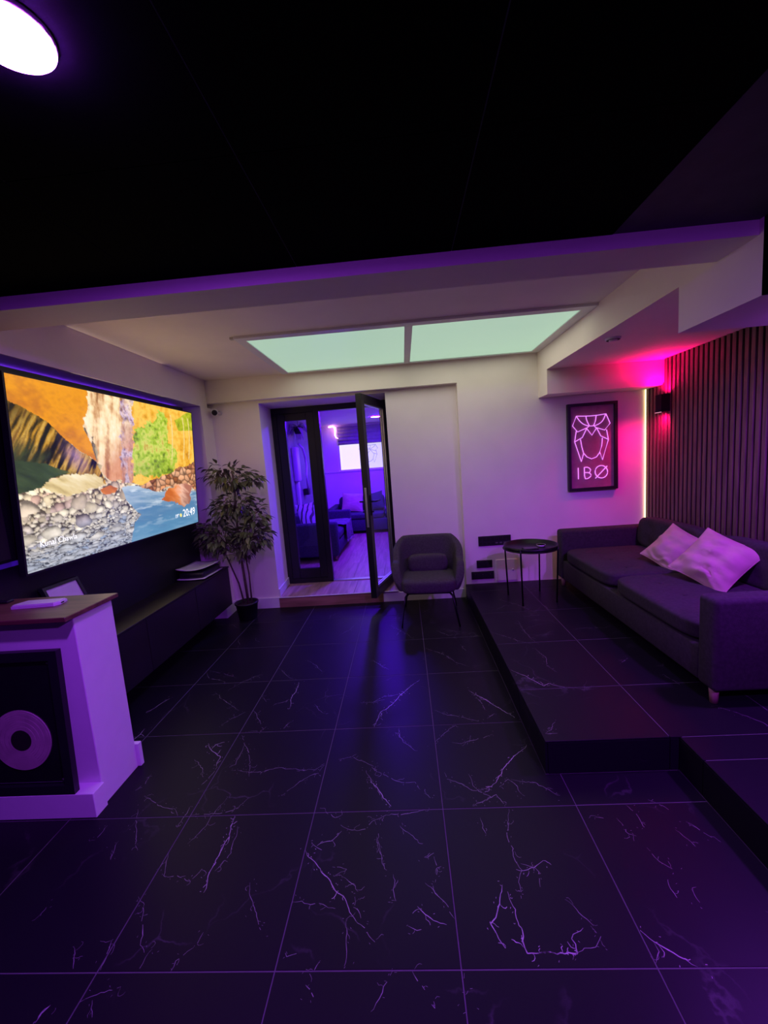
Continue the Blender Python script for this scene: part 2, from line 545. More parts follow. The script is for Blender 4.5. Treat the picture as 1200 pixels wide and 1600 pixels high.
NEON=[[(1.757,1.916),(1.857,1.908),(1.954,1.907),(2.058,1.917)],
[(1.757,1.916),(1.716,1.818),(1.767,1.753),(1.869,1.790),(1.882,1.805)],
[(2.058,1.917),(2.099,1.818),(2.044,1.752),(1.953,1.785),(1.937,1.804)],
[(1.759,1.913),(1.785,1.868),(1.824,1.829),(1.875,1.806),(1.934,1.803),(1.979,1.814),(2.018,1.840),(2.038,1.871),(2.053,1.912)],
[(1.854,1.909),(1.862,1.862),(1.888,1.808)],
[(1.958,1.904),(1.951,1.849),(1.931,1.805)],
[(1.859,1.784),(1.913,1.708),(1.963,1.783)],
[(1.859,1.784),(1.852,1.765),(1.815,1.692),(1.736,1.652)],
[(1.754,1.763),(1.736,1.652),(1.802,1.441),(1.826,1.529),(1.808,1.597),(1.796,1.674)],
[(1.826,1.529),(1.859,1.487),(1.907,1.463),(1.957,1.479),(1.990,1.523),(2.013,1.594),(2.020,1.673)],
[(1.963,1.779),(2.004,1.694),(2.081,1.652)],
[(2.063,1.755),(2.081,1.652),(2.019,1.445),(1.993,1.526)],
[(1.768,1.379),(1.769,1.258)],
[(1.831,1.378),(1.833,1.257),(1.869,1.257),(1.906,1.289),(1.883,1.320),(1.834,1.324)],
[(1.883,1.320),(1.900,1.350),(1.870,1.379),(1.831,1.378)],
[(2.071,1.316),(2.067,1.294),(2.057,1.276),(2.041,1.262),(2.022,1.255),(2.001,1.255),(1.980,1.262),(1.963,1.275),(1.950,1.293),(1.943,1.314),(1.943,1.336),(1.950,1.356),(1.963,1.372),(1.981,1.382),(2.002,1.386),(2.023,1.383),(2.042,1.373),(2.058,1.357),(2.068,1.337),(2.071,1.316)],
[(2.067,1.377),(1.945,1.255)]]
TVP={'orange':[(-0.009, 0.022), (0.297, 0.024), (0.299, 0.097), (0.265, 0.238), (0.285, 0.288), (0.311, 0.437), (0.199, 0.321), (0.115, 0.211), (0.017, 0.075), (-0.011, 0.043)],
'slope':[(-0.036, -0.004), (-0.011, 0.043), (0.017, 0.075), (0.115, 0.211), (0.199, 0.321), (0.311, 0.442), (0.349, 0.572), (0.215, 0.507), (0.111, 0.515), (0.076, 0.564), (-0.006, 0.598), (-0.012, 0.468), (-0.03, 0.3)],
'cream':[(0.297, 0.024), (0.533, 0.02), (0.468, 0.129), (0.457, 0.415), (0.436, 0.557), (0.352, 0.527), (0.316, 0.426), (0.301, 0.286), (0.266, 0.227), (0.296, 0.139)],
'purple':[(0.475, 0.034), (0.555, 0.021), (0.533, 0.24), (0.503, 0.575), (0.434, 0.581), (0.449, 0.249)],
'yellow':[(0.544, 0.018), (1.004, 0.01), (0.999, 0.444), (0.551, 0.606), (0.503, 0.575)],
'green':[(0.541, 0.202), (0.647, 0.123), (0.718, 0.03), (0.768, 0.103), (0.784, 0.27), (0.853, 0.354), (0.827, 0.502), (0.679, 0.551), (0.555, 0.548), (0.513, 0.514)],
'green2':[(0.842, 0.091), (1.004, 0.018), (1.003, 0.143), (0.867, 0.175)],
'water':[(0.432, 0.605), (0.506, 0.601), (0.67, 0.674), (1.015, 0.721), (1.013, 1.003), (0.445, 0.993), (0.486, 0.874), (0.535, 0.822), (0.456, 0.705)],
'redrock':[(0.551, 0.612), (1.001, 0.413), (1.011, 0.721), (0.756, 0.642), (0.644, 0.67), (0.524, 0.66)],
'boulder':[(0.076, 0.564), (0.118, 0.511), (0.216, 0.489), (0.317, 0.525), (0.349, 0.578), (0.262, 0.596), (0.171, 0.615), (0.111, 0.596)],
'orock':[(0.312, 0.602), (0.367, 0.58), (0.41, 0.608), (0.39, 0.641), (0.327, 0.635)],
'rrock':[(0.692, 0.747), (0.755, 0.664), (0.881, 0.626), (0.955, 0.665), (0.936, 0.806), (0.866, 0.827), (0.748, 0.757)],
'grass':[(-0.013, 0.416), (0.098, 0.435), (0.194, 0.491), (0.111, 0.515), (0.076, 0.564), (-0.011, 0.597)],
'clock':[(0.785, 0.889), (0.955, 0.906), (0.844, 0.911), (0.813, 0.889)],
'credit':[(0.049, 0.866), (0.127, 0.87)],
'corner':[(-0.009, 0.022), (0.995, 0.012), (1.007, 1.001), (-0.001, 0.976)]}

M_WHITE = mat('white_wall_paint', (0.91, 0.83, 0.77), 0.62, var=0.03, scale=3, bump=0.06, bscale=60)
M_CEIL = mat('white_ceiling_paint', (0.91, 0.81, 0.74), 0.7, var=0.03, scale=3, bump=0.05, bscale=40)
M_BLACK = mat('black_wall_paint', (0.006, 0.006, 0.007), 0.55, var=0.2, bump=0.05)
M_BLKCEIL = mat('black_ceiling_paint', (0.0016, 0.0016, 0.002), 0.95, var=0.2, bump=0.05, spec=0.03)
M_JOINT = mat('ceiling_joint_grey', (0.10, 0.10, 0.10), 0.8)
M_DARKW = mat('dark_rear_wall_paint', (0.03, 0.03, 0.035), 0.7)
M_TRIM = mat('white_gloss_paint', (0.80, 0.79, 0.78), 0.35, var=0.02)
M_MARBLE = marble('black_marble_tile', (0.0095, 0.008, 0.0115), (0.30, 0.26, 0.30))
M_VEIN = mat('marble_vein_print', (0.22, 0.195, 0.21), 0.4, var=0.45, scale=30)
M_VEINB = mat('marble_vein_bright_print', (0.36, 0.32, 0.345), 0.4, var=0.4, scale=30)
M_GROUT = mat('grey_grout', (0.095, 0.085, 0.095), 0.8)
M_FELT = mat('black_felt', (0.008, 0.007, 0.008), 0.95)
M_SLAT = wood('walnut_slat', (0.085, 0.052, 0.044), (0.19, 0.12, 0.10), 0.5, axis=2, scale=4)
M_OAK = wood('oak_plank', (0.32, 0.19, 0.13), (0.54, 0.35, 0.25), 0.38, axis=1, scale=2.5)
M_OAKX = wood('oak_plank_across', (0.22, 0.11, 0.075), (0.38, 0.20, 0.14), 0.4, axis=0, scale=2.5)
M_WALNUT = wood('walnut_shelf', (0.09, 0.04, 0.022), (0.20, 0.10, 0.055), 0.4, axis=0, scale=3)
M_METAL = mat('black_metal', (0.012, 0.012, 0.014), 0.4, 0.6)
M_PLASTIC = mat('black_plastic', (0.010, 0.010, 0.012), 0.45)
M_WPLASTIC = mat('white_plastic', (0.75, 0.74, 0.75), 0.4, var=0.02)
M_CHROME = mat('brushed_steel', (0.55, 0.53, 0.50), 0.3, 0.9)
M_ALU = mat('anthracite_frame', (0.012, 0.012, 0.015), 0.35, 0.2)
M_GLASS = glass('window_glass')

# ------------------------------------------------------------------ floor with tiles
T = 0.6
XF0, XF1, YF0, YF1 = -2.36, 2.50, -3.2, 3.45
PX, PXR, PY, PZ = 0.53, 1.172, 0.788, 0.175
floor = bpy.data.objects.new('floor', None)
COL.objects.link(floor)
struct(floor)
MB().box(XF0, 1.2, YF0, YF1, -0.08, -0.0012).build('screed', M_GROUT, floor)
def subdivide(line, step=0.022):
    out = []
    for a, b in zip(line[:-1], line[1:]):
        d = math.dist(a, b)
        n = max(1, int(d / step))
        for k in range(n):
            out.append((a[0] + (b[0] - a[0]) * k / n, a[1] + (b[1] - a[1]) * k / n))
    out.append(line[-1])
    return out
def vein_strips(lines, seed, wscale=1.0):
    """each vein becomes short quads (4 corners in plan, brightness)"""
    rnd = random.Random(seed)
    quads = []
    for L in lines:
        br, pts = L[0], list(L[1:])
        pts = subdivide(pts, 0.012)
        n = len(pts)
        jit = []
        amp = 0.006
        for p in pts:
            v = noise.noise_vector(Vector((p[0] * 22, p[1] * 22, seed)))
            v2 = noise.noise_vector(Vector((p[0] * 75, p[1] * 75, seed + 5)))
            jit.append((p[0] + amp * (v.x * 1.4 + v2.x * 0.9), p[1] + amp * (v.y * 1.4 + v2.y * 0.9)))
        lines2 = [(jit, 1.0)]
        # short side cracks
        for _ in range(1 + n // 8):
            i = rnd.randrange(n)
            a = rnd.uniform(0, 6.28)
            q = [jit[i]]
            for k in range(rnd.randint(2, 6)):
                a += rnd.uniform(-1.1, 1.1)
                q.append((q[-1][0] + 0.008 * math.cos(a), q[-1][1] + 0.008 * math.sin(a)))
            lines2.append((q, 0.6))
        # dust of flecks beside the vein
        for _ in range(n // 2):
            i = rnd.randrange(n)
            fx, fy, a = jit[i][0] + rnd.gauss(0, 0.014), jit[i][1] + rnd.gauss(0, 0.014), rnd.uniform(0, 6.28)
            lines2.append(([(fx, fy), (fx + 0.006 * math.cos(a), fy + 0.006 * math.sin(a))], 0.7))
        for q, ws in lines2:
            m = len(q)
            base = (0.0017 if br else 0.0010) * ws * wscale
            for i in range(m - 1):
                if not br and rnd.random() < 0.10:
                    continue
                t0, t1 = i / m, (i + 1) / m
                w0 = base * (0.35 + 0.9 * math.sin(math.pi * min(1, max(0, t0)))) * (0.6 + 0.8 * abs(noise.noise(Vector((q[i][0] * 40, q[i][1] * 40, 3.3)))))
                w1 = base * (0.35 + 0.9 * math.sin(math.pi * min(1, max(0, t1)))) * (0.6 + 0.8 * abs(noise.noise(Vector((q[i + 1][0] * 40, q[i + 1][1] * 40, 3.3)))))
                dx, dy = q[i + 1][0] - q[i][0], q[i + 1][1] - q[i][1]
                l = math.hypot(dx, dy) or 1
                nx, ny = -dy / l, dx / l
                quads.append(((q[i][0] + nx * w0, q[i][1] + ny * w0), (q[i][0] - nx * w0, q[i][1] - ny * w0),
                              (q[i + 1][0] - nx * w1, q[i + 1][1] - ny * w1), (q[i + 1][0] + nx * w1, q[i + 1][1] + ny * w1), br))
    return quads
VQ = vein_strips(VE, 1)
rnd = random.Random(8)
# plain tiles nobody traced get veins of the same kind
def random_veins(x0, x1, y0, y1, n, seed):
    r = random.Random(seed)
    out = []
    for _ in range(n):
        x, y, a = r.uniform(x0, x1), r.uniform(y0, y1), r.uniform(0, 6.28)
        L = [1 if r.random() < 0.2 else 0, (x, y)]
        for k in range(r.randint(2, 5)):
            a += r.uniform(-0.5, 0.5)
            x += 0.06 * math.cos(a)
            y += 0.06 * math.sin(a)
            L.append((x, y))
        out.append(L)
    return out
VQ += vein_strips(random_veins(-2.3, -1.2, 0.6, 3.3, 12, 5), 5)
VQ += vein_strips(random_veins(-2.3, 1.1, -1.8, -0.1, 14, 6), 6)
VQ += vein_strips(random_veins(-1.2, 1.1, 0.0, 3.3, 8, 7), 7, 0.7)
def tile_at(x0, x1, y0, y1, zt, parent, quads, g=0.0018):
    b = MB()
    b.box(x0 + g, x1 - g, y0 + g, y1 - g, zt - 0.01, zt, 0.0012, seg=1)
    for q in quads:
        cx = sum(p[0] for p in q[:4]) / 4
        cy = sum(p[1] for p in q[:4]) / 4
        if x0 + g < cx < x1 - g and y0 + g < cy < y1 - g:
            pts = [(min(x1 - g, max(x0 + g, p[0])), min(y1 - g, max(y0 + g, p[1]))) for p in q[:4]]
            b._add([(p[0], p[1], zt + 0.00025) for p in pts], [(0, 1, 2, 3)], 2 if q[4] else 1)
    return b.build('tile', [M_MARBLE, M_VEIN, M_VEINB], parent)
def notch_tile(x0, x1, y0, y1, nx, ny, g=0.0018):
    """the floor tile cut round the corner of the platform"""
    b = MB()
    b.prism([(x0 + g, y0 + g), (x1 - g, y0 + g), (x1 - g, ny - g), (nx - g, ny - g), (nx - g, y1 - g), (x0 + g, y1 - g)], -0.01, 0.0)
    for q in VQ:
        cx, cy = sum(p[0] for p in q[:4]) / 4, sum(p[1] for p in q[:4]) / 4
        if x0 + g < cx < x1 - g and y0 + g < cy < y1 - g and (cx < nx - 0.004 or cy < ny - 0.004):
            b._add([(p[0], p[1], 0.00025) for p in q[:4]], [(0, 1, 2, 3)], 2 if q[4] else 1)
    return b.build('tile', [M_MARBLE, M_VEIN, M_VEINB], floor)
for i in range(-4, 2):
    for j in range(-3, 6):
        x0, x1 = max(XF0, i * T), (i + 1) * T
        y0, y1 = j * T, min((j + 1) * T, YF1)
        xmax = PX if y0 >= PY else PXR
        if y0 < PY < y1:
            # tile row that meets the corner of the platform
            if x1 > PX and x0 < PX:
                notch_tile(x0, x1, y0, y1, PX, PY)
            elif x0 < PX:
                tile_at(x0, x1, y0, y1, 0.0, floor, VQ)
            else:
                tile_at(x0, min(x1, PXR), y0, PY, 0.0, floor, VQ)
            continue
        x1 = min(x1, xmax)
        if x1 - x0 > 0.02:
            tile_at(x0, x1, y0, y1, 0.0, floor, VQ)

# raised platform on the right, tiled, with tiled risers
plat = bpy.data.objects.new('floor_platform', None)
COL.objects.link(plat)
struct(plat)
bb = MB()
bb.box(PX + 0.012, XF1, PY + 0.012, 3.36, 0.0, PZ - 0.0012)
bb.box(PXR + 0.012, XF1, YF0, PY + 0.012, 0.0, PZ - 0.0012)
bb.build('platform_core', M_GROUT, plat)
PQ = vein_strips(VP, 2) + vein_strips(random_veins(1.13, 2.4, -1, 3.3, 34, 9), 9)
xs = [PX, 1.128, 1.728, 2.328, XF1]
ysr = [-1.84, -1.22, -0.605, 0.012, 0.63, 1.248, 1.866, 2.484, 3.10, 3.36]
for i in range(4):
    for j in range(9):
        x0, x1, y0, y1 = xs[i], xs[i + 1], ysr[j], ysr[j + 1]
        if y1 <= PY:
            x0 = max(x0, PXR)
        elif y0 < PY < y1:
            if i == 0:
                y0 = PY
            elif i == 1:
                tile_at(PXR, x1, y0, PY, PZ, plat, PQ)
                y0 = PY
        if x1 - x0 > 0.02:
            tile_at(x0, x1, y0, y1, PZ, plat, PQ)
for j in range(9):
    y0, y1 = max(ysr[j], PY), ysr[j + 1]
    if y1 > PY:
        MB().box(PX, PX + 0.0115, y0 + 0.002, y1 - 0.002, 0.0, PZ - 0.0105).build('riser_tile', M_MARBLE, plat)
    y0, y1 = ysr[j], min(ysr[j + 1], PY)
    if y1 > y0:
        MB().box(PXR, PXR + 0.0115, y0 + 0.002, y1 - 0.002, 0.0, PZ - 0.0105).build('riser_tile', M_MARBLE, plat)
RQ = [(0, (0.66, 0.03), (0.70, 0.07), (0.74, 0.10), (0.80, 0.12))]
for x0, x1 in ((PX + 0.0135, 1.126), (1.130, PXR - 0.002)):
    MB().box(x0, x1, PY, PY + 0.0115, 0.0, PZ - 0.0105).build('riser_tile', M_MARBLE, plat)

# ------------------------------------------------------------------ walls
wb = MB()
wb.box(0.545, 2.70, 3.36, 3.60, -0.08, 2.70)                       # main stretch by the sofa
wb.box(-2.60, 0.545, 3.36, 4.06, 2.36, 2.70)                       # header over the shallow recess
wb.box(-0.22, 0.545, 3.45, 4.06, -0.08, 2.36)                      # recess behind the armchair
wb.prism([(-2.60, 3.45), (-1.615, 3.45), (-1.652, 4.06), (-2.60, 4.06)], -0.08, 2.36)
wb.prism([(-1.6149, 3.4501), (-0.2201, 3.4501), (-0.2201, 4.0599), (-1.652, 4.0599)], 2.332, 2.3599)                      # lintel over the doorway
struct(wb.build('wall_back', M_WHITE))
wl = MB()
wl.box(-2.60, -2.36, YF0, 3.2, -0.08, 2.315)
struct(wl.build('wall_left', M_BLACK))
wl = MB()
wl.box(-2.60, -2.15, 3.2, 3.4499, -0.08, 2.315)                    # white pier at the end of the niche
wl.box(-2.60, -2.15, 0.915, 3.3599, 2.315, 2.70)                   # bulkhead above the niche
struct(wl.build('trim_1', M_WHITE))
struct(MB().box(-2.60, 2.70, YF0 - 0.2, YF0, -0.08, 2.70).build('wall_front', M_DARKW))
# skirting boards
sk = MB()
sk.box(-2.30, -2.132, 3.185, 3.1999, 0.0, 0.12)
sk.box(-2.1499, -2.132, 3.1999, 3.432, 0.0, 0.12)
sk.box(-2.132, -1.615, 3.432, 3.4499, 0.0, 0.12)
sk.box(-0.40, 0.53, 3.432, 3.4499, 0.0, 0.10)
sk.prism([(-1.6149, 3.4499), (-1.600, 3.4499), (-1.632, 3.95), (-1.6465, 3.95)], 0.126, 0.215)
struct(sk.build('baseboard_back', M_TRIM))

# beam that carries the end of the black ceiling
struct(MB().box(-2.60, 1.3799, 0.693, 0.9149, 2.375, 2.70).build('trim_2', M_CEIL))
# boxed-in beams on the right: stepped underside
bx = MB()
for y0, y1, z in ((0.672, 1.165, 2.142), (1.165, 3.088, 2.368), (3.088, 3.3599, 2.132)):
    bx.box(1.38, 2.70, y0, y1, z, 2.70)
struct(bx.build('trim_3', M_CEIL))
struct(MB().box(1.38, 2.70, YF0, 0.6719, 2.142, 2.70).build('trim_6', M_BLKCEIL))
# ceilings
struct(MB().box(-2.60, 1.38, 0.9149, 3.3599, 2.60, 2.70).build('ceiling', M_CEIL))
bc = bpy.data.objects.new('ceiling_black', None)
COL.objects.link(bc)
struct(bc)
MB().box(-2.60, 1.3799, YF0, 0.6929, 2.4321, 2.60).build('ceiling_backing', M_JOINT, bc)
PCH = 0.64
src = None
for i in range(-2, 3):
    for j in range(-6, 1):
        x0 = -1.1 + i * PCH
        y0 = 0.06 + j * PCH
        x0c, x1c = max(x0, -2.36), min(x0 + PCH, 1.38)
        y1c = min(y0 + PCH, 0.6925)
        MB().box(x0c + 0.002, x1c - 0.002, max(y0, YF0) + 0.002, y1c - 0.001, 2.4300, 2.4339).build('ceiling_panel', M_BLKCEIL, bc)

# slatted wall on the right
wr = bpy.data.objects.new('wall_right', None)
COL.objects.link(wr)
struct(wr)
MB().box(2.50, 2.70, YF0, 3.36, -0.08, 2.142).build('wall_core', M_DARKW, wr)
MB().box(2.50, 2.70, 1.165, 3.088, 2.142, 2.368).build('wall_core', M_DARKW, wr)
bk = MB()
bk.box(2.488, 2.4999, YF0, 1.165, PZ + 0.0005, 2.1415)
bk.box(2.488, 2.4999, 1.165, 3.088, PZ + 0.0005, 2.3675)
bk.box(2.488, 2.4999, 3.088, 3.345, PZ + 0.0005, 2.1315)
bk.build('felt_backing', M_FELT, wr)
PITCH = 0.0575
y = 3.335
zs = [(2.1315, []), (2.3675, []), (2.1415, [])]
protos = {}
k = 0
while y > -0.9:
    yc = y - 0.018
    top = 2.1315 if yc + 0.018 > 3.088 else (2.3675 if yc - 0.018 > 1.165 else 2.1415)
    if top not in protos:
        protos[top] = MB().box(2.466, 2.488, yc - 0.018, yc + 0.018, PZ + 0.001, top, 0.002, seg=1).build('slat', M_SLAT, wr)
        protos[top]['y0'] = yc
        src = protos[top]
    else:
        src = protos[top]
        inst(src, wr, (0, yc - src['y0'], 0))
    y -= PITCH
for p in protos.values():
    del p['y0']

# ------------------------------------------------------------------ skylight panels in the ceiling
sl = bpy.data.objects.new('window_1', None)
sl.location = (0.05, 2.68, 2.6)
COL.objects.link(sl)
struct(sl)
M_SKY = emit('backlit_frosted_glass', SKY_COL, SKY_STR)
fr = MB()
SX0, SX1, SY0, SY1 = -1.27, 1.379, 2.02, 3.30
gx = (-1.20, 0.005, 0.065, 1.29)
fr.box(SX0, SX1, SY0, SY0 + 0.075, 2.582, 2.5999)
fr.box(SX0, SX1, SY1 - 0.045, SY1, 2.582, 2.5999)
fr.box(SX0, gx[0], SY0 + 0.075, SY1 - 0.045, 2.582, 2.5999)
fr.box(gx[3], SX1, SY0 + 0.075, SY1 - 0.045, 2.582, 2.5999)
fr.box(gx[1], gx[2], SY0 + 0.075, SY1 - 0.045, 2.582, 2.5999)
fr.build('skylight_frame', M_TRIM, sl)
for a, b in ((gx[0], gx[1]), (gx[2], gx[3])):
    MB().box(a, b, SY0 + 0.075, SY1 - 0.045, 2.590, 2.5999).build('pane', M_SKY, sl)
MB().box(-1.30, -1.27, 2.03, 2.06, 2.585, 2.5999).build('latch', M_CHROME, sl)

# ------------------------------------------------------------------ doorway: oak step, frame, open leaf
st = bpy.data.objects.new('trim_4', None)
COL.objects.link(st)
struct(st)
MB().box(-1.66, -0.2201, 3.4501, 4.05, -0.08, 0.105).build('step_core', M_OAKX, st)
MB().box(-1.6149, -0.40, 3.430, 3.4499, 0.0, 0.1049).build('riser_board', M_OAKX, st)
MB().box(-1.6149, -0.221, 3.424, 3.436, 0.113, 0.1249, 0.003, seg=1).build('nosing', M_WPLASTIC, st)
pxs = [-1.648, -1.20, -0.74, -0.221]
for a, b in zip(pxs[:-1], pxs[1:]):
    x0 = max(a, -1.614)
    MB().box(x0 + 0.0015, b - 0.0015, 3.437, 3.93, 0.1051, 0.125, 0.001, seg=1).build('plank', M_OAK, st)
d1 = bpy.data.objects.new('door_1', None)
d1.location = (-0.93, 3.98, 0.125)
COL.objects.link(d1)
struct(d1)
fr = MB()
Y0, Y1 = 3.95, 4.02
fr.box(-1.650, -1.585, Y0, Y1, 0.126, 2.331)
fr.box(-1.585, -0.2205, Y0, Y1, 2.262, 2.331)
fr.box(-0.275, -0.2205, Y0, Y1, 0.126, 2.262)
fr.box(-1.125, -1.058, Y0, Y1, 0.126, 2.262)
fr.box(-1.585, -1.125, Y0, Y1, 0.126, 0.185)
fr.build('door_frame', M_ALU, d1)
sf = MB()
for x0, x1, z0, z1 in ((-1.585, -1.485, 0.185, 2.262), (-1.222, -1.125, 0.185, 2.262), (-1.485, -1.222, 0.185, 0.31), (-1.485, -1.222, 2.172, 2.262)):
    sf.box(x0, x1, Y0 + 0.008, Y1 - 0.008, z0, z1, 0.004, seg=1)
sf.build('sidelight_sash', M_ALU, d1)
MB().box(-1.485, -1.222, 3.982, 3.988, 0.31, 2.172).build('pane', M_GLASS, d1)
MB().box(-1.058, -0.275, Y0, Y1, 0.1255, 0.137).build('threshold', M_CHROME, d1)
MB().box(-1.098, -1.085, Y0 - 0.012, Y0, 1.02, 1.75, 0.003, seg=1).build('gasket', M_PLASTIC, d1)

d2 = bpy.data.objects.new('door_2', None)
HX, HY = -0.262, 3.935
d2.location = (HX, HY, 0.14)
COL.objects.link(d2)
struct(d2)
LW, LH = 0.805, 2.165
fr = MB()
ST = 0.085
for a, b, z0, z1 in ((0, ST, 0, LH), (LW - ST, LW, 0, LH), (ST, LW - ST, 0, 0.10), (ST, LW - ST, LH - 0.09, LH)):
    fr.box(a, b, -0.032, 0.032, z0, z1, 0.004, seg=1)
ang = math.atan2(3.155 - HY, -0.487 - HX)
def rebuilt(mb, name, m):
    bmesh.ops.rotate(mb.bm, verts=mb.bm.verts[:], cent=(0, 0, 0), matrix=Matrix.Rotation(ang, 3, 'Z'))
    bmesh.ops.translate(mb.bm, verts=mb.bm.verts[:], vec=(HX, HY, 0.14))
    return mb.build(name, m, d2)
rebuilt(fr, 'leaf_frame', M_ALU)
rebuilt(MB().box(ST, LW - ST, -0.004, 0.004, 0.10, LH - 0.09), 'pane', M_GLASS)
bead = MB()
for s in (-1, 1):
    y0, y1 = (0.0045, 0.02) if s > 0 else (-0.02, -0.0045)
    bead.box(ST, LW - ST, y0, y1, 0.10, 0.112).box(ST, LW - ST, y0, y1, LH - 0.102, LH - 0.09)
    bead.box(ST, ST + 0.012, y0, y1, 0.112, LH - 0.102).box(LW - ST - 0.012, LW - ST, y0, y1, 0.112, LH - 0.102)
rebuilt(bead, 'glazing_bead', M_CHROME)
rebuilt(MB().box(LW, LW + 0.003, -0.012, 0.012, 0.78, 1.20, 0.002, seg=1), 'lock_plate', M_CHROME)
for s, nm in ((1, 'handle'), (-1, 'handle')):
    h = MB()
    yy = 0.032 * s
    h.box(LW - 0.058, LW - 0.028, min(yy, yy + 0.008 * s), max(yy, yy + 0.008 * s), 0.90, 1.12, 0.003, seg=1)
    h.tube([(LW - 0.043, yy + 0.006 * s, 1.05), (LW - 0.043, yy + 0.055 * s, 1.05), (LW - 0.055, yy + 0.062 * s, 1.05), (LW - 0.165, yy + 0.062 * s, 1.05)], 0.009)
    h.tube([(LW - 0.043, yy + 0.006 * s, 0.94), (LW - 0.043, yy + 0.03 * s, 0.94)], 0.008)
    rebuilt(h, nm, M_METAL)
for z in (0.25, 1.05, 1.9):
    rebuilt(MB().tube([(0.0, 0.038, z - 0.045), (0.0, 0.038, z + 0.045)], 0.011), 'hinge', M_METAL)

# ------------------------------------------------------------------ round ceiling lamps
M_LAMP = emit('lamp_diffuser', LAMP_COL, LAMP_STR)
M_FARLAMP = emit('far_lamp_diffuser', FAR_COL, FAR_STR)
def ceiling_lamp(loc, m, label, r=0.071):
    t = thing('ceiling_lamp', loc, label, 'lamp', 'round ceiling lamps')
    x, y, z = loc
    MB().lathe([(r + 0.001, 0.0), (r + 0.002, -0.004), (r, -0.009), (r - 0.004, -0.012), (r - 0.006, 0.0)], loc, 40).build('rim', M_WPLASTIC, t)
    MB().lathe([(r - 0.001, -0.0121), (r - 0.003, -0.0140), (r * 0.8, -0.0154), (0.0, -0.0156)], loc, 40).build('diffuser', m, t)
    return t
ceiling_lamp((-0.738, -0.289, 2.4299), M_LAMP, 'round glowing ceiling lamp on the black ceiling, top left corner of the photo')
M_REAR = emit('rear_lamp_diffuser', LAMP_COL, REAR_STR)
ceiling_lamp((1.22, -1.30, 2.4295), M_REAR, 'round ceiling lamp on the black ceiling above the viewer, right of the photo')
ceiling_lamp((1.95, 0.90, 2.1415), emit('side_lamp_diffuser', LAMP_COL, SIDE_STR), 'round lamp under the low white soffit above the near end of the sofa')
# ------------------------------------------------------------------ television
random.seed(3)
def tvp(u, v, d=0.0):
    """u along the wall, v down the screen, d out of the screen"""
    y = 1.07 + u * 1.96
    z = 2.224 - v * 1.106
    x = -2.175 - v * 0.075 + d
    return (x, y, z)
TVL = (-2.21, 2.05, 1.12)
tv = thing('television', TVL, 'large wall-hung television showing a canyon river scene with pebbles', 'television')
b = MB()
b.grid(lambda a, c: tvp(-0.006 + 1.012 * a, -0.010 + 1.022 * c, -0.03), 1, 1)
hull = []
for d in (-0.034, 0.004):
    for u, v in ((-0.006, -0.008), (1.006, -0.008), (1.006, 1.012), (-0.006, 1.012)):
        hull.append(tvp(u, v, d))
b = MB()
b._add(hull, [(0, 1, 2, 3), (7, 6, 5, 4), (0, 4, 5, 1), (1, 5, 6, 2), (2, 6, 7, 3), (3, 7, 4, 0)])
b.build('casing', M_PLASTIC, tv)
W_, H_ = 340, 200
uu, vv = np.meshgrid((np.arange(W_ + 1)) / W_, (np.arange(H_ + 1)) / H_)
rng = np.random.RandomState(4)
def vnoise(x, y, s):
    r = np.random.RandomState(s)
    g = r.rand(64, 64)
    xi, yi = np.floor(x).astype(int), np.floor(y).astype(int)
    fx, fy = x - xi, y - yi
    fx, fy = fx * fx * (3 - 2 * fx), fy * fy * (3 - 2 * fy)
    G = lambda a, c: g[c % 64, a % 64]
    return (G(xi, yi) * (1 - fx) + G(xi + 1, yi) * fx) * (1 - fy) + (G(xi, yi + 1) * (1 - fx) + G(xi + 1, yi + 1) * fx) * fy
def fbm(x, y, s, o=5):
    t, a, n = 0, 0.5, 0
    for k in range(o):
        t = t + a * vnoise(x * 2 ** k + 3.1 * k, y * 2 ** k + 1.7 * k, s + k)
        n += a
        a *= 0.55
    return t / n
def inside(poly, x, y):
    r = np.zeros(x.shape, bool)
    n = len(poly)
    for i in range(n):
        (x0, y0), (x1, y1) = poly[i], poly[(i + 1) % n]
        c = ((y0 > y) != (y1 > y))
        xx = (x1 - x0) * (y - y0) / ((y1 - y0) or 1e-9) + x0
        r ^= c & (x < xx)
    return r
def srgb(*c):
    c = np.array(c) / 255.0
    return np.where(c <= 0.04045, c / 12.92, ((c + 0.055) / 1.055) ** 2.4)
def ramp(t, cols):
    t = np.clip(t, 0, 1) * (len(cols) - 1)
    i = np.minimum(t.astype(int), len(cols) - 2)
    f = (t - i)[..., None]
    C_ = np.array([srgb(*c) for c in cols])
    return C_[i] * (1 - f) + C_[i + 1] * f
wx = uu + 0.02 * (fbm(uu * 14, vv * 9, 50) - 0.5)
wy = vv + 0.03 * (fbm(uu * 14, vv * 9, 60) - 0.5)
def voro(x, y, sx, sy, seed):
    r = np.random.RandomState(seed)
    jx, jy, jc = r.rand(90, 90), r.rand(90, 90), r.rand(90, 90)
    X, Y = x * sx, y * sy
    ix, iy = np.floor(X).astype(int), np.floor(Y).astype(int)
    d1 = np.full(X.shape, 9.0)
    d2 = np.full(X.shape, 9.0)
    cid = np.zeros(X.shape)
    oy = np.zeros(X.shape)
    for a in (-1, 0, 1):
        for c in (-1, 0, 1):
            u, v = (ix + a) % 90, (iy + c) % 90
            px, py = ix + a + jx[v, u], iy + c + jy[v, u]
            d = np.hypot(X - px, Y - py)
            near = d < d1
            d2 = np.where(near, d1, np.minimum(d2, d))
            cid = np.where(near, jc[v, u], cid)
            oy = np.where(near, Y - py, oy)
            d1 = np.where(near, d, d1)
    return d1, d2, cid, oy
img = np.zeros(uu.shape + (3,))
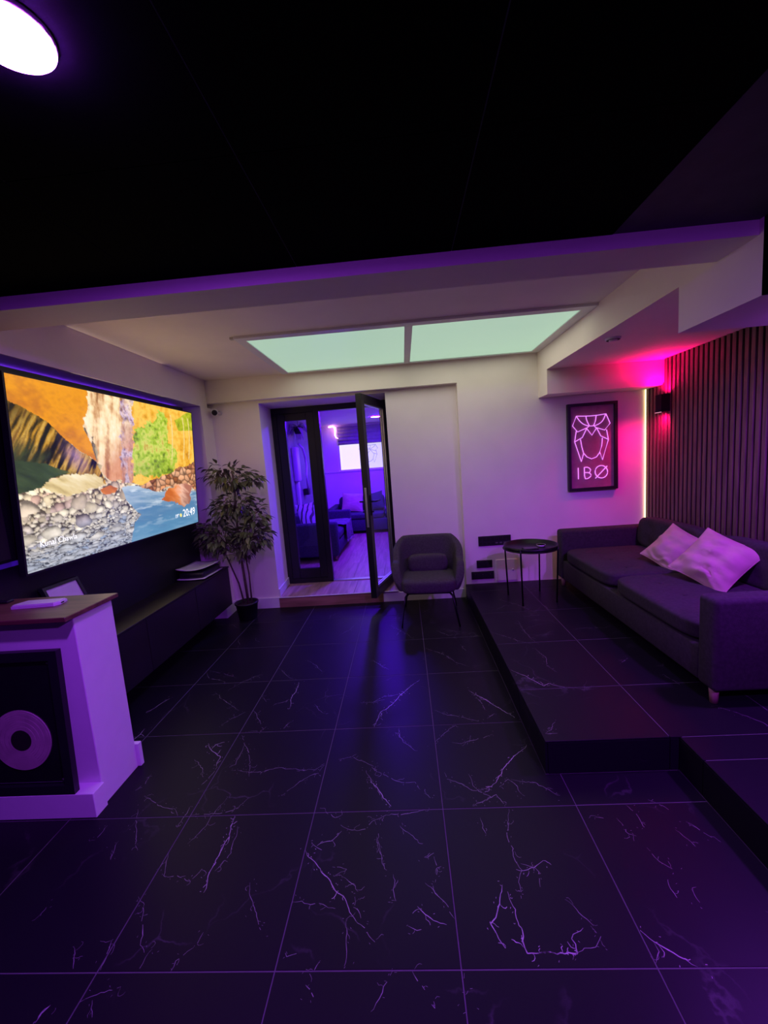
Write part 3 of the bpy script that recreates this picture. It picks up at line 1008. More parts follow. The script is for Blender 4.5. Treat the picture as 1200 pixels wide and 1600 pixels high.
# pebble foreground: stones shrink with height on the screen
pv = 1.0 / (1.25 - np.clip(vv, 0.5, 1.0))
wx2 = uu + 0.018 * (fbm(uu * 30, vv * 22, 52, 3) - 0.5)
wy2 = vv + 0.03 * (fbm(uu * 30, vv * 22, 62, 3) - 0.5)
pv2 = 1.0 / (1.25 - np.clip(wy2, 0.5, 1.0))
layers = [voro(wx2 + 5, -pv2 * 0.5 + 9, 60, 30, 11), voro(wx2 + 2, -pv2 * 0.42 + 9, 30, 17, 12), voro(wx2 + 1, -pv2 * 0.36 + 9, 13, 9, 13)]
keep = [1.0, 0.62, 0.42]
sid = np.zeros(uu.shape)
shade = np.full(uu.shape, 0.3)
for (d1, d2, cid, oy), kp, rad in zip(layers, keep, (0.62, 0.60, 0.52)):
    on = ((cid * 7.31) % 1.0 < kp) & (d1 < rad * (0.7 + 0.5 * cid))
    rnd_ = np.clip(1.25 - (d1 / rad) ** 2 * 0.75 - 0.75 * oy, 0.28, 1.35)
    sid = np.where(on, cid, sid)
    shade = np.where(on, rnd_, shade)
warm = np.clip(0.75 - (vv - 0.60) * 2.4 + 0.5 * (fbm(uu * 5, vv * 5, 80) - 0.5) - 0.25 * uu, 0, 1)
st_a = ramp(sid, [(128, 128, 134), (200, 194, 186), (150, 152, 160), (226, 218, 208), (140, 154, 176)])
st_b = ramp(sid, [(196, 170, 128), (240, 218, 176), (206, 176, 150), (250, 234, 200), (220, 170, 140)])
stone = st_a * (1 - warm[..., None]) + st_b * warm[..., None]
img = stone * shade[..., None] * (0.8 + 0.4 * fbm(uu * 60, vv * 40, 90)[..., None])
blue = np.clip((vv - 0.86) * 6, 0, 0.6)[..., None]
img = img * (1 - blue) + srgb(150, 160, 182) * blue * shade[..., None]
for _k in TVP:
    TVP[_k] = [(-0.06 if u < 0.02 else 1.06 if u > 0.98 else u, -0.06 if v < 0.036 and _k != 'green' else 1.06 if v > 0.97 else v) for u, v in TVP[_k]]
def put(key, colr, f=None):
    global img
    rough_ = key in ('purple', 'cream', 'yellow', 'redrock', 'rrock', 'boulder')
    m = inside(TVP[key], wx + (0.05 * (fbm(uu * 24, vv * 30, 310) - 0.5) if rough_ else 0), wy + (0.05 * (fbm(uu * 30, vv * 20, 320) - 0.5) if rough_ else 0))
    img = np.where(m[..., None], colr, img)
# ochre rock face, top left
t = 0.6 * fbm(uu * 9 + vv * 4, vv * 12 - uu * 3, 101) + 0.4 * fbm(uu * 46, vv * 36, 102)
put('orange', ramp(0.15 + 0.9 * t, [(176, 104, 12), (218, 138, 14), (236, 160, 26), (206, 128, 40), (246, 190, 90)]))
# striped slope below it
al = (vv - uu * 0.95)
str_ = np.clip(0.5 + 1.6 * (fbm(uu * 60 + vv * 22, vv * 5 - uu * 3, 111) - 0.5) + 0.7 * (fbm(uu * 14 + vv * 6, vv * 5, 112) - 0.5), 0, 1)
t2 = fbm(uu * 22 + vv * 10, al * 6, 121)
col_s = ramp(np.clip(1.5 * str_ - 0.25, 0, 1), [(30, 34, 18), (92, 74, 22), (196, 146, 42), (216, 178, 88), (140, 100, 40)])
gre = ramp(t2, [(24, 32, 26), (52, 64, 40), (92, 100, 54)])
gm = np.clip((al - 0.30) * 7 + (t2 - 0.5) * 2.5, 0, 1)[..., None]
pu = np.clip(1 - np.abs(uu - 0.215) * 14, 0, 1)[..., None] * np.clip(1 - np.abs(al - 0.19) * 9, 0, 1)[..., None]
col_s = col_s * (1 - gm) + gre * gm
col_s = col_s * (1 - 0.65 * pu) + srgb(176, 140, 190) * 0.65 * pu * (0.6 + 0.8 * str_[..., None])
dk = np.clip(1 - np.abs(al - 0.075 - 0.05 * (t2 - 0.5)) * 24, 0, 1)[..., None] * np.clip(0.4 + 1.6 * fbm(uu * 50, vv * 30, 125), 0, 1)[..., None]
col_s = col_s * (1 - 0.75 * dk)
dk2 = np.clip((fbm(uu * 26 + vv * 12, vv * 9, 126) - 0.52) * 6, 0, 0.85)[..., None]
col_s = col_s * (1 - 0.6 * dk2)
tl = np.clip(1 - np.hypot(uu - 0.0, (vv - 0.15) * 0.8) * 9, 0, 1)[..., None]
col_s = col_s * (1 - 0.85 * tl)
put('slope', col_s)
t3 = 0.75 * fbm(uu * 36 + 2 * vv, vv * 5, 131) + 0.25 * fbm(uu * 60, vv * 40, 132)
cr_ = ramp(np.clip(1.7 * t3 - 0.35, 0, 1), [(120, 80, 44), (210, 160, 110), (252, 226, 180), (255, 242, 214), (226, 188, 140)])
lowr = np.clip((vv - 0.30) * 4 + (uu - 0.38) * 6, 0, 0.8)[..., None]
cr_ = cr_ * (1 - lowr) + ramp(np.clip(1.6 * t3 - 0.3, 0, 1), [(120, 62, 34), (206, 122, 66), (232, 164, 110)]) * lowr
put('cream', cr_)
t4 = 0.6 * fbm(uu * 60, vv * 14, 141) + 0.4 * fbm(uu * 60, vv * 50, 142)
_pm = np.clip((fbm(uu * 30, vv * 16, 143) - 0.42) * 5, 0, 1)[..., None]
_pc = ramp(np.clip(1.6 * t4 - 0.3, 0, 1), [(58, 50, 72), (136, 108, 140), (236, 214, 226), (150, 116, 150), (206, 160, 150)]) * (1 - 0.3 * np.clip(vv * 2 - 0.3, 0, 1))[..., None]
put('purple', _pc * _pm + (cr_ * 0.75 + 0.25 * _pc) * (1 - _pm))
t5 = 0.5 * fbm(uu * 50, vv * 10, 151) + 0.5 * fbm(uu * 30, vv * 30, 152)
put('yellow', ramp(np.clip(1.5 * t5 - 0.2, 0, 1), [(176, 112, 22), (232, 172, 44), (250, 206, 96), (214, 176, 60)]))
t6 = 0.5 * fbm(uu * 26, vv * 18, 161) + 0.5 * fbm(uu * 62, vv * 44, 162)
put('green2', ramp(np.clip(1.6 * t6 - 0.25, 0, 1), [(96, 106, 16), (176, 186, 30), (222, 216, 84)]))
ed = fbm(uu * 18, vv * 12, 171)
gmask = inside(TVP['green'], uu + 0.10 * (ed - 0.5), vv + 0.14 * (t6 - 0.5))
gcol = ramp(np.clip(1.7 * t6 - 0.3, 0, 1), [(50, 70, 22), (118, 138, 34), (172, 200, 52), (214, 216, 110), (200, 160, 60)])
gcol = gcol * (1 - 0.25 * np.clip((vv - 0.4) * 6, 0, 1))[..., None]
img = np.where(gmask[..., None], gcol, img)
for xt in (0.955, 0.905, 0.80):
    tr_ = (np.abs(uu - xt - 0.012 * np.sin(vv * 9)) < 0.0035) & (vv < 0.42) & (vv > 0.05)
    img = np.where(tr_[..., None], srgb(236, 214, 150), img)
f1, f2, fid, foy = voro(wx, wy, 26, 22, 21)
rr = ramp(fid, [(150, 92, 58), (226, 158, 112), (240, 188, 150), (188, 128, 92)]) * np.clip(0.3 + 1.9 * (f2 - f1), 0.25, 1)[..., None] * np.clip(1 - 0.5 * foy, 0.6, 1.3)[..., None]
put('redrock', rr)
t7 = fbm(uu * 6 + vv * 3, vv * 26 - uu * 5, 181)
wcol = ramp(np.clip((vv - 0.62) * 2.4 + 0.5 * (t7 - 0.5), 0, 1), [(190, 204, 216), (126, 158, 186), (96, 138, 176), (100, 148, 184), (128, 166, 196)])
foam = np.clip((fbm(uu * 12, vv * 44, 191) - 0.60) * 7, 0, 1)[..., None] * np.clip(1.9 - vv * 1.9, 0, 1)[..., None]
put('water', wcol * (1 - foam) + srgb(226, 234, 240) * foam)
t8 = fbm(uu * 16 - vv * 16, vv * 7 + uu * 3, 201)
put('grass', ramp(t8, [(34, 46, 36), (70, 88, 56), (104, 112, 62)]))
put('boulder', ramp(np.clip(1.5 * t8 - 0.1, 0, 1), [(150, 124, 70), (226, 204, 150), (250, 238, 206)]))
put('orock', ramp(t8, [(140, 72, 22), (214, 128, 48), (240, 176, 96)]))
rm = ramp(np.clip((uu - 0.74) * 5 + t8 - 0.4, 0, 1), [(196, 108, 48), (226, 142, 84), (232, 186, 164), (176, 118, 100)])
put('rrock', rm * np.clip(1.25 - (vv - 0.64) * 2.6, 0.35, 1.1)[..., None])
# power curve over the whole picture, for contrast
img = np.clip(img, 0, 1) ** 1.12
me = bpy.data.meshes.new('screen')
vsn = []
offx, offy, offz = TVL
for j in range(H_ + 1):
    for i in range(W_ + 1):
        p = tvp(i / W_, j / H_, 0.0045)
        vsn.append((p[0] - offx, p[1] - offy, p[2] - offz))
fsn = [(j * (W_ + 1) + i, (j + 1) * (W_ + 1) + i, (j + 1) * (W_ + 1) + i + 1, j * (W_ + 1) + i + 1) for j in range(H_) for i in range(W_)]
me.from_pydata(vsn, [], fsn)
ca = me.color_attributes.new('picture', 'FLOAT_COLOR', 'POINT')
buf = np.ones(((W_ + 1) * (H_ + 1), 4), np.float32)
buf[:, :3] = img.reshape(-1, 3)
ca.data.foreach_set('color', buf.ravel())
me.materials.append(vcol_emit('television_picture', TV_STR))
so = bpy.data.objects.new('screen', me)
COL.objects.link(so)
so.parent = tv
M_TXT = emit('screen_text_white', (1, 1, 1), 1.1)
def tv_text(name, txt, u, v, size, m=M_TXT):
    ex = Vector((0, 1, 0))
    ey = (Vector(tvp(0, 0)) - Vector(tvp(0, 1))).normalized()
    ez = ex.cross(ey)
    o = Vector(tvp(u, v, 0.0062))
    mx = Matrix((tuple(ex) + (0,), tuple(ey) + (0,), tuple(ez) + (0,), (0, 0, 0, 1))).transposed()
    mx.translation = o
    return text_mesh(name, txt, size, m, tv, mx)
tv_text('clock_text', '20:49', 0.855, 0.918, 0.105)
tv_text('credit_text', 'Kunal Chawla', 0.048, 0.878, 0.050)
tv_text('weather_text', '19°', 0.785, 0.912, 0.05)
M_SUN = emit('screen_sun_icon', (1.0, 0.85, 0.25), 1.0)
q = Vector(tvp(0.835, 0.897, 0.0065))
MB().lathe([(0.017, 0.0), (0.017, 0.001)], q, 16, axis='X').build('weather_icon', M_SUN, tv)
mo = MB()
mo.box(-2.3599, -2.315, 1.55, 2.55, 1.45, 1.90)
mo.box(-2.315, -2.24, 1.80, 1.86, 1.50, 1.85).box(-2.315, -2.24, 2.24, 2.30, 1.50, 1.85)
mo.build('wall_bracket', M_METAL, tv)

# LED strip in the niche behind the television
led = thing('led_strip', (-2.35, 2.1, 1.18), 'violet light strip glowing on the black niche wall behind the television', 'light strip')
M_LED = emit('violet_led', LED_COL, LED_STR)
MB().box(-2.3595, -2.348, 0.85, 3.05, 2.2881, 2.296).build('top_run', M_LED, led)
MB().box(-2.3599, -2.352, 3.07, 3.08, 1.20, 2.185).build('side_run', M_LED, led)
M_PANEL_GLOW = emit('violet_panel_glow', LED_COL, 0.09)
MB().box(-2.3599, -2.352, 0.75, 1.20, 1.162, 1.19, 0.003, seg=1).build('panel_glow', M_PANEL_GLOW, led)  # glowing bar standing in for the strip's glow mirrored in the black panel

# black pelmet box above the television, its light strip lies on top
pb = thing('pelmet_box', (-2.32, 1.9, 2.20), 'long black box on the niche wall just above the television', 'box')
MB().box(-2.3599, -2.27, 0.80, 3.065, 2.20, 2.288).build('box_body', M_PLASTIC, pb)
MB().box(-2.2699, -2.266, 0.80, 3.065, 2.205, 2.212).build('lower_lip', M_METAL, pb)
# black loudspeaker at the left of the screen
sp = thing('wall_speaker', (-2.32, 0.90, 1.22), 'black wall speaker at the left edge of the television', 'speaker')
MB().box(-2.3599, -2.29, 0.82, 1.04, 1.205, 1.62, 0.006).build('cabinet', M_PLASTIC, sp)
MB().box(-2.2899, -2.282, 0.832, 1.028, 1.217, 1.608, 0.003, seg=1).build('grille', M_FELT, sp)

# ------------------------------------------------------------------ floating media cabinet
M_CAB = mat('dark_walnut_gloss', (0.009, 0.006, 0.0065), 0.5, var=0.3, scale=5)
mc = thing('media_cabinet', (-2.2, 2.1, 0.155), 'long dark floating media cabinet under the television', 'cabinet')
MB().box(-2.3599, -2.075, 1.0, 3.18, 0.165, 0.575).build('body', M_CAB, mc)
MB().box(-2.3599, -2.048, 0.995, 3.183, 0.5755, 0.590, 0.002, seg=1).build('top_panel', M_CAB, mc)
for k in range(3):
    y0 = 1.003 + k * 0.725
    MB().box(-2.0745, -2.054, y0 + 0.002, y0 + 0.721, 0.167, 0.572, 0.002, seg=1).build('door', M_CAB, mc)

# games console lying on the cabinet
gc = thing('games_console', (-2.2, 2.86, 0.59), 'white and black games console lying flat on the right end of the media cabinet', 'console')
def plate(z0, z1, curl):
    b = MB()
    n = 10
    def f(a, c):
        x = -2.335 + 0.275 * a
        y = 2.655 + 0.40 * c
        return x, y
    top = []
    def surf(dz):
        def g(a, c):
            x, y = f(a, c)
            bend = curl * ((2 * a - 1) ** 2 * 0.020 + (1 - c) * 0.012 + (2 * c - 1) ** 2 * 0.008)
            return (x, y, z0 + dz + bend)
        return g
    b.grid(surf(0.0), n, n)
    b.grid(surf(z1 - z0), n, n)
    g0, g1 = surf(0.0), surf(z1 - z0)
    for e in range(4):
        def side(a, c, e=e):
            q = [(a, 0), (a, 1), (0, a), (1, a)][e]
            p, r = g0(*q), g1(*q)
            return tuple(p[i] * (1 - c) + r[i] * c for i in range(3))
        b.grid(side, n, 1)
    return b
plate(0.592, 0.599, 0.35).build('lower_plate', M_WPLASTIC, gc)
plate(0.672, 0.679, 0.9).build('upper_plate', M_WPLASTIC, gc)
MB().box(-2.325, -2.075, 2.67, 3.04, 0.606, 0.667, 0.018).build('core', M_PLASTIC, gc)

# leaning picture frame on the cabinet, behind the mantelpiece
lf = thing('picture_frame', (-2.24, 1.38, 0.59), 'dark framed pale print leaning on the niche wall behind the mantelpiece', 'picture frame')
def lean(y, h, d=0.0):
    return (-2.165 - 0.155 * h / 0.40 + d, y, 0.592 + h)
def slab(y0, y1, h0, h1, d0, d1):
    b = MB()
    vs = [lean(y, h, d) for d in (d0, d1) for y, h in ((y0, h0), (y1, h0), (y1, h1), (y0, h1))]
    b._add(vs, [(3, 2, 1, 0), (4, 5, 6, 7), (0, 1, 5, 4), (1, 2, 6, 5), (2, 3, 7, 6), (3, 0, 4, 7)])
    return b
slab(1.20, 1.475, 0.0, 0.40, -0.016, 0.0).build('backing', M_PLASTIC, lf)
fb = MB()
for a in ((1.20, 1.475, 0.0, 0.018), (1.20, 1.475, 0.382, 0.40), (1.20, 1.218, 0.018, 0.382), (1.457, 1.475, 0.018, 0.382)):
    s_ = slab(a[0], a[1], a[2], a[3], 0.0005, 0.014)
    me_ = bpy.data.meshes.new('x')
    s_.bm.to_mesh(me_)
    fb.bm.from_mesh(me_)
fb.build('frame', M_PLASTIC, lf)
slab(1.218, 1.457, 0.018, 0.382, 0.0006, 0.003).build('print', mat('pale_print_paper', (0.7, 0.68, 0.7), 0.3, var=0.05), lf)

# ------------------------------------------------------------------ mantelpiece
mp = thing('mantelpiece', (-2.2, 0.78, 0.0), 'white mantelpiece with walnut shelf at the left edge', 'mantelpiece')
MB().box(-3.0 + 0.65, -1.682, 0.684, 0.944, 0.0, 0.985, 0.003, seg=1).build('body', M_TRIM, mp)
pl = MB()
pl.box(-2.3599, -1.667, 0.607, 0.6835, 0.0, 0.126, 0.002, seg=1)
pl.build('hearth_plinth', M_TRIM, mp)
MB().box(-2.3599, -1.664, 0.9445, 0.972, 0.0, 0.135, 0.002, seg=1).build('rear_skirting', M_TRIM, mp)
MB().box(-2.3599, -1.655, 0.612, 0.965, 0.9855, 1.008, 0.003, seg=1).build('shelf', M_WALNUT, mp)
# framed record standing on the plinth
M_VINYL = mat('rose_vinyl_record', (0.45, 0.34, 0.33), 0.22, var=0.15)
M_LABEL = mat('record_centre_label', (0.02, 0.012, 0.014), 0.4)
M_MAT = mat('black_frame_mount', (0.008, 0.007, 0.010), 0.25)
rf = thing('framed_record', (-2.02, 0.645, 0.126), 'black framed rose record display leaning against the white mantelpiece', 'picture frame')
def rl(x, h, d=0.0):
    return (x, 0.622 + 0.034 * h / 0.715 - d, 0.1265 + h)
def rslab(x0, x1, h0, h1, d0, d1, b=None):
    b = b or MB()
    vs = [rl(x, h, d) for d in (d0, d1) for x, h in ((x0, h0), (x1, h0), (x1, h1), (x0, h1))]
    b._add(vs, [(3, 2, 1, 0), (4, 5, 6, 7), (0, 1, 5, 4), (1, 2, 6, 5), (2, 3, 7, 6), (3, 0, 4, 7)])
    return b
RX0, RX1, RH = -2.30, -1.757, 0.712
fb = MB()
fw = 0.045
for a in ((RX0, RX1, 0, fw), (RX0, RX1, RH - fw, RH), (RX0, RX0 + fw, fw, RH - fw), (RX1 - fw, RX1, fw, RH - fw)):
    rslab(*a, -0.016, 0.014, b=fb)
fb.build('frame', M_PLASTIC, rf)
rslab(RX0 + fw, RX1 - fw, fw, RH - fw, -0.016, -0.004).build('mount', M_MAT, rf)
ln = MB()
i0, i1, h0, h1 = RX0 + fw + 0.008, RX1 - fw - 0.008, fw + 0.008, RH - fw - 0.008
for a in ((i0, i1, h0, h0 + 0.003), (i0, i1, h1 - 0.003, h1), (i0, i0 + 0.003, h0, h1), (i1 - 0.003, i1, h0, h1)):
    rslab(*a, -0.0039, -0.0032, b=ln)
ln.build('inner_edge', mat('grey_inner_line', (0.09, 0.09, 0.10), 0.4), rf)
RC, RR = (-2.003, 0.272), 0.150
def ring(r0, r1, d0, d1, b):
    n = 56
    vs = []
    for r, d in ((r0, d0), (r1, d0), (r1, d1), (r0, d1)):
        for k in range(n):
            t_ = 2 * math.pi * k / n
            vs.append(rl(RC[0] + r * math.cos(t_), RC[1] + r * math.sin(t_), d))
    fs = []
    for i in range(3):
        for k in range(n):
            fs.append((i * n + k, i * n + (k + 1) % n, (i + 1) * n + (k + 1) % n, (i + 1) * n + k))
    b._add(vs, fs, 0, False)
    return b
rec = MB()
rr_ = 0.052
kk = 0
while rr_ < RR:
    ring(rr_, min(rr_ + 0.0105, RR), -0.0039, 0.001 + (0.0008 if kk % 2 else 0), rec)
    rr_ += 0.011
    kk += 1
rec.build('record', M_VINYL, rf)
lab = MB()
n = 32
vs = [rl(RC[0] + 0.051 * math.cos(2 * math.pi * k / n), RC[1] + 0.051 * math.sin(2 * math.pi * k / n), d) for d in (-0.0039, 0.0022) for k in range(n)]
lab._add(vs, [tuple(range(n)), tuple(range(n, 2 * n))] + [(k, (k + 1) % n, n + (k + 1) % n, n + k) for k in range(n)])
lab.build('label', M_LABEL, rf)
for x, h in ((i0 + 0.012, h0 + 0.012), (i1 - 0.012, h0 + 0.012), (i0 + 0.012, h1 - 0.012), (i1 - 0.012, h1 - 0.012)):
    c_ = rl(x, h, -0.0039)
    MB().lathe([(0.006, 0.0), (0.005, -0.003), (0.0, -0.003)], c_, 10, axis='Y').build('stud', M_CHROME, rf)
# small things on the shelf
wbx = MB()
wbx.prism([(-2.075, 0.775), (-1.865, 0.79), (-1.85, 0.815), (-1.862, 0.872), (-2.062, 0.862), (-2.085, 0.80)], 1.0082, 1.026)
bmesh.ops.bevel(wbx.bm, geom=[e for e in wbx.bm.edges if abs(e.verts[0].co.z - e.verts[1].co.z) < 1e-6 and e.verts[0].co.z > 1.02], offset=0.005, segments=2, affect='EDGES')
wt = thing('white_box', (-1.97, 0.82, 1.008), 'slim white box lying on the walnut mantel shelf', 'box')
wbx.build('box_body', M_WPLASTIC, wt)
MB().box(-1.8535, -1.8505, 0.82, 0.84, 1.013, 1.018).build('port', M_PLASTIC, wt)
rc = thing('remote_control', (-2.30, 0.90, 1.008), 'slim black remote control lying on the left of the mantel shelf', 'remote control')
MB().box(-2.35, -2.20, 0.88, 0.92, 1.0082, 1.022, 0.004).build('case', M_PLASTIC, rc)
for k in range(4):
    MB().lathe([(0.006, 0.0), (0.005, 0.002), (0, 0.002)], (-2.33 + 0.03 * k, 0.90, 1.0221), 10).build('button', M_FELT, rc)

# ------------------------------------------------------------------ potted ficus
M_LEAF = mat('ficus_leaf', (0.075, 0.085, 0.040), 0.42, var=0.35, scale=6)
M_LEAF2 = mat('ficus_leaf_pale', (0.17, 0.18, 0.10), 0.42, var=0.3, scale=6)
M_STEM = mat('ficus_stem', (0.10, 0.06, 0.045), 0.7, var=0.3, scale=30)
M_SOIL = mat('potting_soil', (0.03, 0.02, 0.015), 0.95, var=0.5, scale=60)
PCX, PCY = -1.885, 3.15
pf = thing('potted_ficus', (PCX, PCY, 0.0), 'tall potted ficus tree standing in the corner left of the doorway', 'plant')
MB().lathe([(0.0, 0.0), (0.088, 0.0), (0.094, 0.004), (0.118, 0.172), (0.126, 0.174), (0.126, 0.19), (0.113, 0.19), (0.110, 0.16), (0.0, 0.158)], (PCX, PCY, 0.0005), 32).build('pot', M_PLASTIC, pf)
MB().lathe([(0.1095, 0.1605), (0.06, 0.168), (0.0, 0.171)], (PCX, PCY, 0.0), 20).build('soil', M_SOIL, pf)
rn = random.Random(12)
stems = [[(0.02, 0.0, 0.165), (0.01, 0.0, 0.45), (-0.01, 0.01, 0.80), (0.0, 0.0, 1.15), (0.02, 0.0, 1.45), (0.01, 0.0, 1.62)],
         [(-0.03, 0.01, 0.165), (-0.06, 0.0, 0.40), (-0.15, 0.0, 0.68), (-0.22, -0.01, 0.88), (-0.26, -0.02, 1.0)],
         [(0.06, 0.0, 0.165), (0.06, 0.01, 0.5), (0.035, 0.0, 0.85), (0.09, 0.0, 1.10), (0.16, 0.0, 1.25)]]
for s_ in stems:
    k = len(s_)
    MB().tube([(PCX + x, PCY + y, z) for x, y, z in s_], [0.016 * (1 - 0.5 * i / k) if s_ is stems[0] else 0.010 * (1 - 0.5 * i / k) for i in range(k)], 8).build('stem', M_STEM, pf)
# leaf sprays: (centre, radii, how many)
clusters = [((-0.01, 0.0, 1.56), (0.27, 0.20, 0.13), 105), ((-0.13, 0.0, 1.63), (0.13, 0.12, 0.08), 30), ((0.23, -0.02, 1.52), (0.12, 0.10, 0.05), 26),
            ((0.02, -0.02, 1.27), (0.24, 0.20, 0.14), 130), ((0.22, -0.02, 1.14), (0.12, 0.14, 0.14), 60), ((-0.14, -0.02, 1.18), (0.13, 0.14, 0.13), 45),
            ((-0.20, -0.05, 0.93), (0.21, 0.20, 0.15), 180), ((0.17, -0.05, 0.93), (0.21, 0.20, 0.14), 165), ((0.02, -0.06, 0.78), (0.20, 0.15, 0.09), 60), ((-0.29, -0.02, 1.03), (0.11, 0.12, 0.07), 30)]
def leaf_mesh(name, L, Wd, m):
    b = MB()
    prof = [0.0, 0.55, 0.95, 1.0, 0.72, 0.34, 0.0]
    vs, fs = [], []
    n = len(prof)
    for i, p_ in enumerate(prof):
        y = L * i / (n - 1)
        droop = -0.20 * L * (i / (n - 1)) ** 2
        wv = Wd * 0.5 * p_
        vs += [(-wv, y, droop + wv * 0.35), (0, y, droop), (wv, y, droop + wv * 0.35)]
    for i in range(n - 1):
        for k in (0, 1):
            fs.append((3 * i + k, 3 * i + k + 1, 3 * i + 4 + k, 3 * i + 3 + k))
    vs.append((0, -0.02, 0.002))
    b._add(vs, fs, 0, True)
    bm = b.bm
    bmesh.ops.remove_doubles(bm, verts=bm.verts[:], dist=1e-5)
    me_ = bpy.data.meshes.new(name)
    bm.to_mesh(me_)
    me_.materials.append(m)
    return me_
leafm = [leaf_mesh('leaf', 0.085, 0.036, M_LEAF), leaf_mesh('leaf', 0.070, 0.030, M_LEAF), leaf_mesh('leaf', 0.080, 0.036, M_LEAF2)]
places = []
for (c, r, cnt) in clusters:
    for _ in range(cnt):
        a, e = rn.uniform(0, 6.283), rn.uniform(-1, 1)
        rad = rn.uniform(0.35, 1.0) ** 0.6
        ce = math.sqrt(1 - e * e)
        d = Vector((math.cos(a) * ce, math.sin(a) * ce, e))
        p = Vector((c[0] + d.x * r[0] * rad, c[1] + d.y * r[1] * rad, c[2] + d.z * r[2] * rad))
        p.y = min(p.y, 0.24)
        if p.x < -0.2 and p.y > 0.0 - 0.03:
            p.y = -0.03 - 0.1 * rn.random()
        out = Vector((d.x, d.y, -0.35 + 0.5 * d.z + rn.uniform(-0.4, 0.3))).normalized()
        places.append((p, out, rn.uniform(-0.7, 0.7), rn.choice((0, 0, 0, 1, 1, 2)), rn.uniform(0.9, 1.3), c))
rn.shuffle(places)
rest = MB()
twig = MB()
for i, (p, out, rol, mi, sc, c) in enumerate(places):
    zax = Vector((0, 0, 1)) - out * out.z
    zax = zax.normalized() if zax.length > 1e-3 else Vector((1, 0, 0))
    xax = out.cross(zax)
    R3 = Matrix((xax, out, zax)).transposed().to_4x4() @ Matrix.Rotation(rol, 4, 'Y') @ Matrix.Scale(sc, 4)
    R3.translation = p
    if i < 290:
        o = bpy.data.objects.new('leaf', leafm[mi])
        COL.objects.link(o)
        o.parent = pf
        o.matrix_local = R3
    else:
        tm = leafm[mi].copy()
        tm.transform(R3)
        tm.transform(Matrix.Translation((PCX, PCY, 0)))
        nb = len(rest.bm.faces)
        rest.bm.from_mesh(tm)
        bpy.data.meshes.remove(tm)
    if i % 3 == 0:
        ax = 0.0 if abs(c[0]) < 0.1 else c[0] * 0.6
        q0 = Vector((ax, c[1], c[2] - 0.08))
        twig.tube([(PCX + q0.x, PCY + q0.y, q0.z), (PCX + (q0.x + p.x) / 2, PCY + (q0.y + p.y) / 2, (q0.z + p.z) / 2 + 0.02), (PCX + p.x, PCY + p.y, p.z)], 0.0022, 4)
fo = rest.build('foliage', M_LEAF, pf)
fo['kind'] = 'stuff'
twig.build('twigs', M_STEM, pf)['kind'] = 'stuff'

# ------------------------------------------------------------------ armchair
M_GREY = mat('charcoal_upholstery', (0.058, 0.050, 0.056), 0.9, var=0.2, scale=60, bump=0.25, bscale=400, spec=0.2)
ACX, ACY, ACR = 0.105, 2.93, math.radians(-4)
ac = thing('armchair', (ACX, ACY, 0.0), 'charcoal upholstered armchair with thin black legs beside the open door', 'armchair')
RA = Matrix.Translation((ACX, ACY, 0)) @ Matrix.Rotation(ACR, 4, 'Z')
def place(mb, M_):
    bmesh.ops.transform(mb.bm, verts=mb.bm.verts[:], matrix=M_)
    return mb
def upath(s):
    """s 0..1 from the front of one arm round the back to the other; returns (x, y, nx, ny)"""
    hw, fy, by, r = 0.295, -0.215, 0.235, 0.15
    la, lc = (by - r) - fy, math.pi * r / 2
    lb = 2 * (hw - r)
    Lt = 2 * la + 2 * lc + lb
    d = s * Lt
    if d < la: return (-hw, fy + d, -1, 0)
    d -= la
    if d < lc:
        t_ = d / r
        return (-hw + r - r * math.cos(t_), by - r + r * math.sin(t_), -math.cos(t_), math.sin(t_))
    d -= lc
    if d < lb: return (-hw + r + d, by, 0, 1)
    d -= lb
    if d < lc:
        t_ = d / r
        return (hw - r + r * math.sin(t_), by - r + r * math.cos(t_), math.sin(t_), math.cos(t_))
    d -= lc
    return (hw, by - r - d, 1, 0)
def shell_surf(a, c):
    x, y, nx, ny = upath(a)
    edge = min(a, 1 - a)
    h = 0.335 + 0.0
    top = 0.60 + 0.20 * max(0.0, min(1.0, (edge - 0.16) / 0.17)) ** 0.9
    top -= 0.20 * max(0.0, 1 - edge / 0.085) ** 1.6
    zc, zh = (top + 0.33) / 2, (top - 0.33) / 2
    th = 0.042
    t_ = c * 2 * math.pi
    cs, sn = math.cos(t_), math.sin(t_)
    kx = abs(cs) ** 0.45 * (1 if cs > 0 else -1)
    kz = abs(sn) ** 0.45 * (1 if sn > 0 else -1)
    endf = min(1.0, (edge / 0.018)) ** 0.5 if edge < 0.018 else 1.0
    z = zc + zh * kz * (0.55 + 0.45 * endf)
    o_ = th * kx * endf + 0.035 * (z - 0.33) / 0.45 - 0.045 * max(0.0, (0.50 - z) / 0.17) ** 1.5
    return (x + nx * o_, y + ny * o_, z)
sh = MB()
sh.grid(shell_surf, 72, 28)
place(sh, RA).build('shell', M_GREY, ac)
se = MB().superbox((0, -0.03, 0.385), (0.268, 0.255, 0.075), 5.0, 16)
place(se, RA).build('seat', M_GREY, ac)
lu = MB().superbox((0, 0.115, 0.53), (0.205, 0.055, 0.095), 4.0, 12, wob=0.006)
place(lu, RA).build('lumbar_cushion', M_GREY, ac)
uf = MB().box(-0.20, 0.20, -0.20, 0.20, 0.298, 0.316, 0.004, seg=1)
place(uf, RA).build('underframe', M_METAL, ac)
for sx, sy in ((-1, -1), (1, -1), (-1, 1), (1, 1)):
    lg = MB().tube([(sx * 0.20, sy * 0.19 - 0.0, 0.305), (sx * 0.225, sy * 0.24, 0.29), (sx * 0.275, sy * 0.285, 0.0)], [0.011, 0.011, 0.008], 8)
    place(lg, RA).build('leg', M_METAL, ac)

